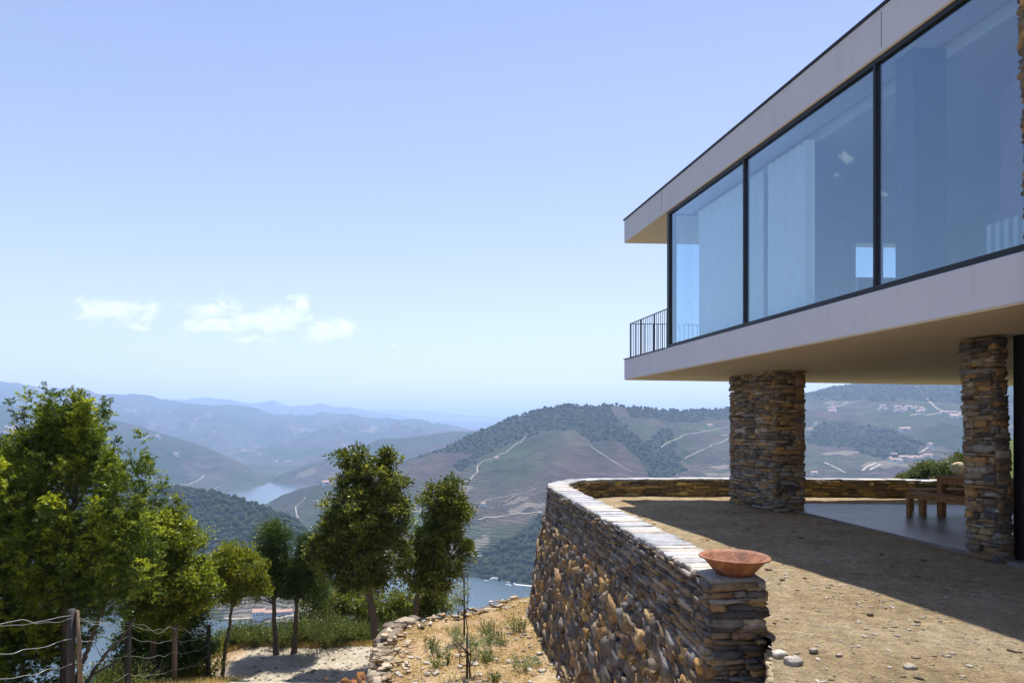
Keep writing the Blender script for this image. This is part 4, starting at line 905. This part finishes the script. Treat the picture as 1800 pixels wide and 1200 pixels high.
# bushes on the rise beyond the terrace at the right
for k, (u_, v_, r_, y_, lab) in enumerate([(1612, 836, 18, 34, 'leftmost low green bush beyond the far terrace wall'), (1636, 826, 20, 34, 'dark green bush second from left beyond the terrace wall'), (1662, 826, 20, 33, 'light green bush beyond the terrace wall above the table'), (1690, 812, 26, 36, 'tall brownish green bush beside the pale rock'), (1725, 805, 26, 36, 'green bush hidden behind the second stone pillar'), (1590, 842, 16, 35, 'lowest green bush peeping over the terrace wall')]):
    b0 = np.array([(u_ - 900) / F0 * y_, y_, 0]); b0[2] = gzn(b0[0], b0[1]); t_ = empty('bush', b0, lab, 'bush', 'bushes beyond the terrace wall')
    Pb = broad_crown([(u_, v_, r_, r_ * .7), (u_ + 8, v_ + 14, r_, r_ * .7), (u_ - 6, v_ + 20, r_, r_ * .9)], y_, 150, 60, .11, .06, .34, M['oak' if k % 2 else 'shrub'], t_, (.1, .8)); limbs(t_, [b0 - [0, 0, .2], px(u_, v_ + 6, y_)], .06, Pb, 10, M['bark'], name='stem')
rk = px(1690, 822, 31)
V, Fq, C_ = rocks(np.array([rk]), np.array([[1, 0, 0.]]), np.array([[0, 1., 0]]), np.array([[.0, .3, .95]]), np.array([[.36, .3, .28]]), .3, .3, np.array([(.36, .28, .17)]))
tag(mesh_np('boulder', V, Fq, M['rubble'], attrs={'col': C_}), 'pale sunlit boulder among the bushes beyond the wall', 'boulder')

# ------------------------------------------------------------ dry slope: stones, straw, saplings
def scatter_rocks(name, pts, smin, smax, pal, kind='stuff', flat=.55, power=2.5):
    n = len(pts); a = rng.uniform(0, 6.28, n); s = smin + (smax - smin) * rng.random(n) ** power
    A = np.stack([np.cos(a), np.sin(a), .15 * rng.normal(size=n)], -1); A = unit(A); U = np.tile([0, 0, 1.], (n, 1)); B_ = unit(np.cross(U, A)); U = np.cross(A, B_)
    V, Fq, C_ = rocks(pts + np.array([0, 0, .15]) * s[:, None], A, B_, U, np.stack([s, s * rng.uniform(.5, .9, n), s * flat * rng.uniform(.5, 1, n)], -1), .45, .25, pal)
    o = mesh_np(name, V, Fq, M['rubble'], attrs={'col': C_}); return tag(o, kind=kind)
n = 1500; x = rng.uniform(-2.7, 1.3, n); y = rng.uniform(9, 15.8, n); ok = x > plateau_w(x, y) + .05; x, y = x[ok], y[ok]
dens_ = vnoise(x * 1.2, y * 1.2, 77); near = (y < 11.6) | (dens_ > .6); x, y = x[near], y[near]
scatter_rocks('loose_stones', np.stack([x, y, ground_z(x, y)], -1), .008, .06, PAL_WHITE * .85)
n = 6000; x = rng.uniform(1.7, 8, n); y = rng.uniform(3.9, 9.5, n); ok = inpoly(x, y, pol) & ((x + .22 * y) < 6.6); x, y = x[ok], y[ok]
scatter_rocks('terrace_gravel', np.stack([x, y, bumps(x, y, .035) - .012], -1), .003, .022, PAL_WHITE * .9, power=5, flat=.35)
big = [(1395, 1163, .06, 'smooth pale stone lying closest to the wall end'), (1430, 1142, .03, 'pale forked stone on the sunlit dirt'), (1600, 1172, .04, 'flat grey stone at the bottom of the sunlit dirt'), (1370, 1150, .05, 'brown stone touching the foot of the wall end'), (1475, 1150, .022, 'small round white stone on the sunlit dirt'), (1610, 1155, .03, 'small tan stone right of the middle of the dirt')]
for u_, v_, s_, lab in big:
    y_ = CZ * F0 / (v_ - HOR); x_ = (u_ - 900) / F0 * y_
    V, Fq, C_ = rocks(np.array([[x_, y_, s_ * .25 - .01]]), np.array([[.96, .28, 0.]]), np.array([[-.28, .96, 0]]), np.array([[0, 0, 1.]]), np.array([[s_, s_ * .75, s_ * .5]]), .6, .16, PAL_WHITE)
    tag(mesh_np('stone', V, Fq, M['rubble'], attrs={'col': C_}), lab, 'stone', 'larger stones on the dirt')
n = 300; x = rng.uniform(-7, -2.7, n); y = rng.uniform(14.8, 17.4, n)
scatter_rocks('road_gravel', np.stack([x, y, ground_z(x, y)], -1), .01, .05, PAL_WHITE * .6, power=3)
# dry stone retaining edge between slope and road
edge = np.array([(-2.05, 8.0), (-2.2, 9.8), (-2.6, 12), (-2.6, 13.3), (-2.1, 14.15), (-1.2, 14.85), (0., 15.5)])
EC, ES = resample(catmull(edge), .05); ET = np.gradient(EC, axis=0); ET = unit(ET); EN = np.stack([-ET[:, 1], ET[:, 0]], -1)
ew = empty('retaining_wall', (-2.4, 11, -4.3), 'rough low stone retaining wall dropping from the dry slope to the road', 'wall')
def pos_e(s, z):
    x_ = np.interp(s, ES, EC[:, 0]); y_ = np.interp(s, ES, EC[:, 1]); nx = np.interp(s, ES, EN[:, 0]); nyy = np.interp(s, ES, EN[:, 1]); l = np.hypot(nx, nyy); nx, nyy = nx / l, nyy / l
    b = (-2.3 - z) * .06; return np.stack([x_ + nx * b, y_ + nyy * b, z], -1), np.stack([nyy, -nx, 0 * nx], -1), np.stack([nx, nyy, 0 * nx], -1)
Rk = Rocks(); course_face(Rk, pos_e, ES[-1] * .7, -4.8, -2.5, .08, .2, .14, .45, .3, .14, np.array([(.3, .24, .17), (.22, .17, .12), (.36, .3, .22), (.16, .13, .1)]), .15, .22, .15)
n = 460; s = ES[-1] * rng.random(n) ** 1.5; P, A, O = pos_e(s, np.full(n, -2.38)); P = P - O * (rng.random(n) ** 1.6 * .75 - .05)[:, None]; P[:, 2] = ground_z(P[:, 0] * 0 + (P - O * .3)[:, 0], P[:, 1]) + rng.uniform(-.03, .09, n)
sz = .015 + .085 * rng.random(n) ** 1.8; Rk.add(*rocks(P, unit(A + .6 * rng.normal(size=(n, 3)) * [1, 1, .3]), O, np.tile([0, 0, 1.], (n, 1)), np.stack([sz, sz * .7, sz * .28], -1), .15, .25, PAL_WHITE * np.array([1.0, .9, .75])))
reparent(Rk.build('stone_face', M['rubble']), ew)
k = int(len(EC) * .7); V = np.vstack([np.c_[EC - EN * .15, np.full(len(EC), -2.55)][:k], np.c_[EC + EN * .03, np.full(len(EC), -5.)][:k]])
reparent(MB().add(V, [(i, i + 1, k + i + 1, k + i) for i in range(k - 1)]).build('wall_core', M['core']), ew)
# straw
def straw(name, x, y, z, h0, h1, w_, mat, lean=.5):
    n = len(x); d0 = unit(np.stack([rng.normal(size=n) * lean, rng.normal(size=n) * lean, np.ones(n)], -1)); V, Fq = leaf_quads(np.stack([x, y, z - .01], -1), d0, rng.uniform(h0, h1, n), w_)
    tag(mesh_np(name, V, Fq, mat, attrs={'tone': np.repeat(rng.random(n), 4)}), kind='stuff')
n = 26000; x = rng.uniform(-2.9, 1.2, n); y = rng.uniform(8.8, 16.2, n); ok = (x > plateau_w(x, y)) & (vnoise(x * 2.2, y * 2.2, 31) > .35); x, y = x[ok], y[ok]
straw('dry_grass', x, y, ground_z(x, y), .03, .12, .01, M['straw'], .9)
n = 9000; x = rng.uniform(-8.6, -3, n); y = rng.uniform(17.75, 18.3, n) + .0; straw('roadside_dry_grass', x, y, ground_z(x, y), .05, .2, .012, M['straw'])
n = 7000; x = rng.uniform(-8.6, -6.5, n); y = rng.uniform(11.5, 15.2, n); straw('fence_dry_grass', x, y, ground_z(x, y), .04, .2, .012, M['straw'])
n = 4500; x = rng.uniform(1.7, 7, n); y = rng.uniform(4, 13, n); ok = inpoly(x, y, pol) & (vnoise(x * 2.5, y * 2.5, 19) > .62) & ((x + .22 * y) < 7.2); x, y = x[ok], y[ok]
straw('dry_terrace_litter', x, y, bumps(x, y, .035) - .005, .01, .035, .007, M['straw'], 2.5)
n = 900; x = rng.uniform(1.7, 8, n); y = rng.uniform(3.9, 13, n); ok = inpoly(x, y, pol) & ((x + .3 * y) < 9.0) & (vnoise(x * 1.7, y * 1.7, 23) > .5); x, y = x[ok], y[ok]
scatter_rocks('earth_clods', np.stack([x, y, bumps(x, y, .035) - .012], -1), .006, .04, np.array([(.2, .15, .09), (.26, .2, .12), (.13, .1, .065)]), power=2.5, flat=.5)
# weeds
def weed(u_, y_, h, w_, label, mat='olive', dens=1., nb=10, ll=.05):
    x_, yy, z = gpx(u_, y_); r_ = empty('weed', (x_, yy, z), label, 'weed', 'green weeds on the dry slope'); n = int(30 * dens)
    a = rng.uniform(0, 6.28, n); le = rng.uniform(0, .8, n); d0 = unit(np.stack([np.cos(a) * le, np.sin(a) * le, np.ones(n)], -1)); st = np.stack([x_ + np.cos(a) * w_ * rng.random(n) * .5, yy + np.sin(a) * w_ * rng.random(n) * .5, np.full(n, z)], -1)
    L = h * rng.uniform(.5, 1.1, n); tt = np.linspace(.1, 1, nb)[None, :, None]; ax = (st[:, None] + d0[:, None] * L[:, None, None] * tt).reshape(-1, 3) + rng.normal(size=(n * nb, 3)) * .01
    V, Fq = leaf_quads(ax, unit(np.repeat(d0, nb, 0) + .9 * rand_dir(n * nb)), ll * rng.uniform(.6, 1.2, n * nb), .016)
    reparent(mesh_np('foliage', V, Fq, M[mat], attrs={'tone': np.repeat(np.repeat(rng.random(n), nb), 4)}), r_)
    mb = MB()
    for k in range(6): mb.tube([st[k], st[k] + d0[k] * L[k]], [.005, .002], 4)
    reparent(mb.build('stems', M['bark']), r_)
for a in [(852, 12.7, .3, .35, 'wide green weed just right of the far stake', 'shrub', 1.6), (800, 12.9, .2, .3, 'small pale weed left of the far stake', 'olive'), (868, 12.3, .32, .4, 'bushy weed near the middle of the slope', 'shrub', 1.8), (905, 12.6, .34, .3, 'leafy weed at the right side near the wall', 'shrub', 1.6), (920, 12.6, .25, .06, 'single upright weed close to the wall', 'pine', .4),
          (762, 11.7, .34, .1, 'tall narrow weed at the left of the slope', 'pine', .5), (755, 11.9, .25, .2, 'short weed beside the tall narrow one', 'pine', .6), (775, 11.5, .3, .12, 'thin upright weed left of the near sapling', 'pine', .5), (788, 11.2, .28, .08, 'dark upright weed just left of the near sapling', 'pine', .5),
          (858, 11.1, .24, .3, 'round green weed right of the near sapling', 'shrub', 1.3), (838, 11.2, .26, .3, 'pale weed beside the near stake', 'olive'), (862, 12.0, .2, .3, 'greyish weed in the middle of the slope', 'olive'), (882, 11.9, .12, .15, 'tiny green weed in the straw', 'shrub', .5), (925, 10.6, .2, .5, 'spreading weed at the foot of the big wall', 'olive', 1.8), (870, 10.2, .12, .2, 'bright green weed at the bottom of the slope', 'shrub', .9), (770, 11.0, .16, .15, 'little weed among the white stones', 'pine', .6), (948, 14.4, .4, .3, 'weed on the skyline beside the big wall', 'olive', .8)]:
    weed(*a)
def sapling(us_, y_, top_v, label, slabel, blobs, lean=0):
    b0 = gpx(us_, y_); h = px(us_, top_v, y_)[2] - b0[2]
    st = empty('wooden_stake', b0, slabel, 'stake', 'stakes holding young olive trees'); reparent(MB().tube([b0 - [0, 0, .1], b0 + [lean, 0, h]], [.02, .017], 8, .1).build('stake_pole', M['darkpost'], smooth=True), st)
    mb = MB(); mb.tube([b0 + [-.01, .02, h * .55], b0 + [0, .02, h * .55 + .025]], .03, 8); reparent(mb.build('tie', M['metal']), st)
    b1 = b0 + [.05, .03, 0]; s_ = empty('olive_sapling', b1, label, 'sapling', 'young olive trees tied to stakes')
    Pb = broad_crown(blobs, y_, 40, 16, .06, .016, .09, M['olive'], s_, (.2, 1), .1); limbs(s_, [b1, b1 + [.0, 0, h * .5], b1 + [.02, 0, h * .95]], .012, Pb, 12, M['bark'], .004, name='stem')
sapling(816, 12.5, 1003, 'thin young olive tree beside the taller far stake', 'tall dark stake rising above the river on the slope', [(806, 1035, 12, 20), (826, 1025, 8, 18), (812, 1050, 10, 12)])
sapling(821, 10.5, 1112, 'short young olive tree beside the lower near stake', 'short dark stake nearest the camera on the slope', [(808, 1120, 18, 16), (826, 1128, 14, 14)])

# heap of roof tiles by the road edge
hx = px(634, 1196, 13.6); zb = gzn(hx[0], hx[1]); hp = empty('rubbish_heap', (hx[0], hx[1], zb), 'heap of rusty debris and a bluish board against the retaining wall', 'heap'); n = 60
hz_h = hx[2] - zb
P = np.stack([hx[0] + rng.normal(size=n) * .3 + .1, hx[1] + rng.normal(size=n) * .18, zb + rng.random(n) * max(hz_h, .2)], -1); P[:, 2] = np.minimum(P[:, 2], zb + max(hz_h, .2) * np.clip(1.1 - np.abs(P[:, 0] - hx[0] - .25) * 1.5, .1, 1)); a = rand_dir(n); b_ = unit(np.cross(a, rand_dir(n)))
V, Fq, C_ = rocks(P, a, b_, np.cross(a, b_), np.stack([rng.uniform(.06, .16, n), rng.uniform(.03, .08, n), np.full(n, .015)], -1), .2, .2, np.array([(.25, .1, .04), (.12, .05, .03), (.3, .14, .04), (.06, .035, .03)]))
reparent(mesh_np('debris', V, Fq, M['rubble'], attrs={'col': C_}), hp)
V = np.array([hx + [-.03, -.15, -.03], hx + [.3, -.15, .0], hx + [.34, .1, .06], hx + [-.0, .1, .05]]); V = np.vstack([V, V - [0, 0, .03]])
reparent(MB().add(V, [(0, 1, 2, 3), (7, 6, 5, 4), (0, 4, 5, 1), (1, 5, 6, 2), (2, 6, 7, 3), (3, 7, 4, 0)]).build('board', simple('bluish_board', (.16, .17, .3), .5)), hp)

# ------------------------------------------------------------ wire fence
fence = empty('wire_fence', px(225, 1200, 11.5), 'sagging silvery wire fence with leaning wooden posts in the lower left', 'fence')
posts = [(-60, 7.6, 1062, 12, 'post'), (125, 9.0, 1070, 12, 'darkpost'), (225, 11.5, 1092, 9, 'darkpost'), (307, 13.5, 1100, 9, 'post'), (366, 15.0, 1098, 7, 'darkpost')]
tops = []
for u_, y_, vt, wpx, mt in posts:
    top_ = px(u_, vt, y_); bz = gzn(top_[0], y_); r_ = wpx / 2 / F0 * y_
    o = MB().tube([(top_[0] - .02, y_, bz - .15), (top_[0], y_, (bz + top_[2]) / 2), (top_[0] + .01, y_, top_[2])], [r_ * 1.15, r_, r_ * .95], 9, .12).build('fence_post', M[mt], smooth=True); reparent(o, fence); tops.append((top_, bz, r_))
o = MB().tube([px(141, 1205, 9.02), px(139, 1130, 9.02), px(136, 1072, 9.02)], [.034, .03, .022], 9, .2).build('fence_post', M['post'], smooth=True); reparent(o, fence)
wv_ = {0: [1092, 1081, 1093, 1102, 1099], 1: [1150, 1124, 1120, 1124, 1114], 2: [1200, 1166, 1150, 1147, 1132], 3: [1250, 1215, 1185, 1177, 1153]}
for k, vs in wv_.items():
    for dup_ in range(2 if k == 0 else 1):
        pts = []
        for i in range(len(posts) - 1):
            u0, y0 = posts[i][:2]; u1, y1 = posts[i + 1][:2]; n_ = 9
            for j in range(n_):
                f_ = j / n_; sag = math.sin(f_ * math.pi) * (9 if k == 0 else 6) + random.uniform(-2.4, 2.4) + (5 * math.sin(f_ * 9 + i) if dup_ else 0)
                y_ = y0 + (y1 - y0) * f_; iy = 1 / (1 / y0 + (1 / y1 - 1 / y0) * f_); uu_ = u0 + (u1 - u0) * f_; vv = vs[i] + (vs[i + 1] - vs[i]) * f_ + sag * (1 if i else 1.2)
                pts.append(px(uu_, vv, iy - .06))
        pts.append(px(posts[-1][0], vs[-1], posts[-1][1] - .06))
        c_ = catmull(pts, 5); reparent(MB().tube(c_, .0034, 5).build('wire', M['wire'], smooth=True), fence)

# ------------------------------------------------------------ far buildings and boats
M['render'] = simple('white_render', (.72, .7, .66), .9, var=.06, scale=.3, bump=0); M['tile'] = simple('red_tile', (.4, .24, .18), .85, var=.2, scale=.4, bump=0); M['hull'] = simple('white_hull', (.75, .76, .78), .4, bump=0)
M['pane_dark'] = simple('dark_window', (.05, .06, .08), .2, bump=0)
def gable(L, W_, h, rh_, over=.4):
    wl = MB().add([(-L / 2, -W_ / 2, -6), (L / 2, -W_ / 2, -6), (L / 2, W_ / 2, -6), (-L / 2, W_ / 2, -6), (-L / 2, -W_ / 2, h), (L / 2, -W_ / 2, h), (L / 2, W_ / 2, h), (-L / 2, W_ / 2, h), (-L / 2, 0, h + rh_), (L / 2, 0, h + rh_)],
                  [(0, 1, 5, 4), (2, 3, 7, 6), (1, 2, 6, 9, 5), (3, 0, 4, 8, 7)])
    a, b_ = L / 2 + over, W_ / 2 + over; k = rh_ / (W_ / 2); z = h - over * k + .12
    V = [(-a, -b_, z), (a, -b_, z), (a, 0, h + rh_ + .12), (-a, 0, h + rh_ + .12), (a, b_, z), (-a, b_, z)]; V += [(x, y, q + .3) for x, y, q in V]
    rf = MB().add(V, [(6, 7, 8, 9), (9, 8, 10, 11), (1, 0, 3, 2), (2, 3, 5, 4), (0, 1, 7, 6), (4, 5, 11, 10), (1, 2, 8, 7), (2, 4, 10, 8), (3, 0, 6, 9), (5, 3, 9, 11)]); return wl, rf
# long riverside building
p = hit(480, 1080)
if p is None: p = px(480, 1081, 830)

ra = math.atan2(.28, 1)
rv_ = empty('riverside_building', p, 'long white riverside building with pink red roof beyond the slim tree trunks', 'building', rz=.25)
wl, rf = gable(48, 9, 4.2, 2.4); wl.build('wall', M['render'], rv_); rf.build('roof', M['tile'], rv_)
wl, rf = gable(15, 11, 6.2, 3); 
for q in (wl, rf): q.V = [v + np.array([-17, -.4, 0]) for v in q.V]
wl.build('wall', M['render'], rv_); rf.build('roof', M['tile'], rv_)
for k in range(11): MB().box((-7 + k * 2.8, -4.62, 1.2), (-5.7 + k * 2.8, -4.52, 3)).build('window', M['pane_dark'], rv_)
for k in range(4): MB().box((-23 + k * 3.4, -6.02, 2), (-21.6 + k * 3.4, -5.92, 4.2)).build('window', M['pane_dark'], rv_)
# village houses: individuals sharing three meshes
protos = []
def house_at(u, v, s, label, group, kind, rot, ymin=700):
    q = hit(u, v, ymin)
    if q is None: return
    key = kind
    L, W_, h, rr = [(12, 8, 5, 2.2), (9, 7, 6.5, 2.0), (20, 9, 5, 2.4)][key]
    r_ = empty('village_house', q, label, 'house', group, rot)
    if key not in cache_h:
        wl, rf = gable(L, W_, h, rr); a = wl.build('wall', M['render'], r_); b_ = rf.build('roof', M['tile'], r_); c_ = MB().box((-L * .2, -W_ / 2 - .08, 1.2), (L * .2, -W_ / 2 - .02, 3.4)).build('window', M['pane_dark'], r_); cache_h[key] = (a, b_, c_)
    else:
        for o in cache_h[key]:
            c_ = o.copy(); COL.objects.link(c_); c_.parent = r_
    r_.scale = (s, s, s)
cache_h = {}
place = ['upper hillside seen between the two pillars', 'row of houses high on the hillside between the pillars']
solo = [(576, 851, 1.5, 2, 'lone white farmhouse on the low spur above the river bend'), (1634, 786, 1.6, 1, 'pale farmhouse at the end of the track between the pillars'), (1431, 834, 1.3, 0, 'small white house low on the slope just right of the first pillar'), (1590, 757, 1.6, 2, 'long white house in the middle of the hillside between the pillars'),
        (1424, 757, 1.2, 0, 'white house close to the first pillar'), (1434, 747, 1.2, 1, 'white house just above the one by the first pillar'), (1247, 750, 1.3, 0, 'farmhouse on the far ridge just left of the first pillar'), (1087, 713, 1.6, 0, 'house on top of the right hand ridge'), (873, 807, 1., 0, 'tiny pale hut on the terraced vineyard'), (850, 890, 1.1, 1, 'tiny house low among the vineyard terraces')]
for u_, v_, s_, k_, lab in solo: house_at(u_, v_, s_, lab, None, k_, random.uniform(-.5, .5))
grp = 'village houses on the far hillside between the pillars'
for (ua, ub, va, vb, n_, lb) in [(1545, 1558, 714, 722, 5, 'leftmost small group of the high hillside row'), (1574, 1600, 716, 724, 9, 'widest white group in the middle of the high hillside row'), (1604, 1625, 716, 726, 7, 'group just right of the middle in the high hillside row'), (1648, 1702, 722, 734, 14, 'village close to the narrow second pillar, high on the hillside'), (1453, 1480, 713, 727, 8, 'hamlet high on the slope near the first pillar'), (1560, 1640, 795, 812, 10, 'low hamlet in the hollow just above the terrace wall')]:
    for _ in range(n_): house_at(random.uniform(ua, ub), random.uniform(va, vb), random.uniform(.8, 1.25), 'pale house in the ' + lb, 'houses: ' + lb, random.randrange(3), random.uniform(-.6, .6))
grp = 'town houses on the far hill at the left edge'
for _ in range(34): house_at(random.uniform(8, 62), random.uniform(742, 772), random.uniform(1.1, 1.9), 'pale house of the distant town left of the juniper tips', grp, random.randrange(3), random.uniform(-.8, .8), 2300)
grp = 'white farmhouses scattered over the far valley side'
for u_, v_, lb in [(259, 728, 'high on the long ridge right above the juniper'), (278, 770, 'below the long ridge, just right of the juniper'), (345, 738, 'standing alone under the skyline of the long ridge'), (377, 760, 'on the blue slope straight above the forested hill'), (455, 800, 'on the spur just above the river bend'), (486, 812, 'right above the river bend'),
                   (620, 795, 'seen beside the top of the tallest oak'), (560, 740, 'high on the ridge left of the tallest oak'), (310, 800, 'low beside the juniper above the forested hill'), (505, 775, 'halfway up the blue hill behind the river bend')]: house_at(u_, v_, 1.8, 'tiny white farmhouse ' + lb, grp, 0, random.uniform(-.5, .5), 2300)
# boats
def boat(u, v, L, label, rz):
    y = (CZ - RZ) * F0 / (v - HOR); r_ = empty('river_boat', ((u - 900) / F0 * y, y, RZ), label, 'boat', 'white boats moored by the far bank', rz)
    w_ = L * .22; o = [(-L / 2, -w_ * .45), (L * .25, -w_ / 2), (L * .42, -w_ * .28), (L / 2, 0), (L * .42, w_ * .28), (L * .25, w_ / 2), (-L / 2, w_ * .45)]; n_ = len(o)
    V = [(x * .93, y_ * .75, -.4) for x, y_ in o] + [(x, y_, L * .09) for x, y_ in o]
    MB().add(V, [tuple(range(n_))[::-1], tuple(range(n_, 2 * n_))] + [(i, (i + 1) % n_, (i + 1) % n_ + n_, i + n_) for i in range(n_)]).build('hull', M['hull'], r_)
    MB().box((-L * .35, -w_ * .34, L * .09), (L * .15, w_ * .34, L * .17)).build('cabin', M['hull'], r_, bevel=.15); MB().box((-L * .33, -w_ * .345, L * .115), (L * .13, -w_ * .341, L * .15)).build('window', M['pane_dark'], r_)
for a in [(855, 1015.5, 17, 'leftmost white river boat by the far bank', -.35), (855, 1020.5, 9, 'small white boat just below the leftmost river boat', -.2), (873, 1019, 22, 'longest white river boat moored in the middle', -.3), (893, 1023.5, 8, 'small white boat right of the longest one', -.4), (894, 1028.5, 11, 'white boat nearest the jetty', -.5)]: boat(*a)
jx = px(915, 1030, 1000); jt_ = empty('jetty', (jx[0], jx[1], RZ), 'pale concrete jetty at the far river bank beside the boats', 'jetty', rz=-.35)
MB().box((-12, -2, -1), (26, 2.2, 1.4)).build('deck', M['render'], jt_); MB().box((-12, -1.2, 1.4), (-9, 1.2, 3.4)).build('hut', M['render'], jt_)
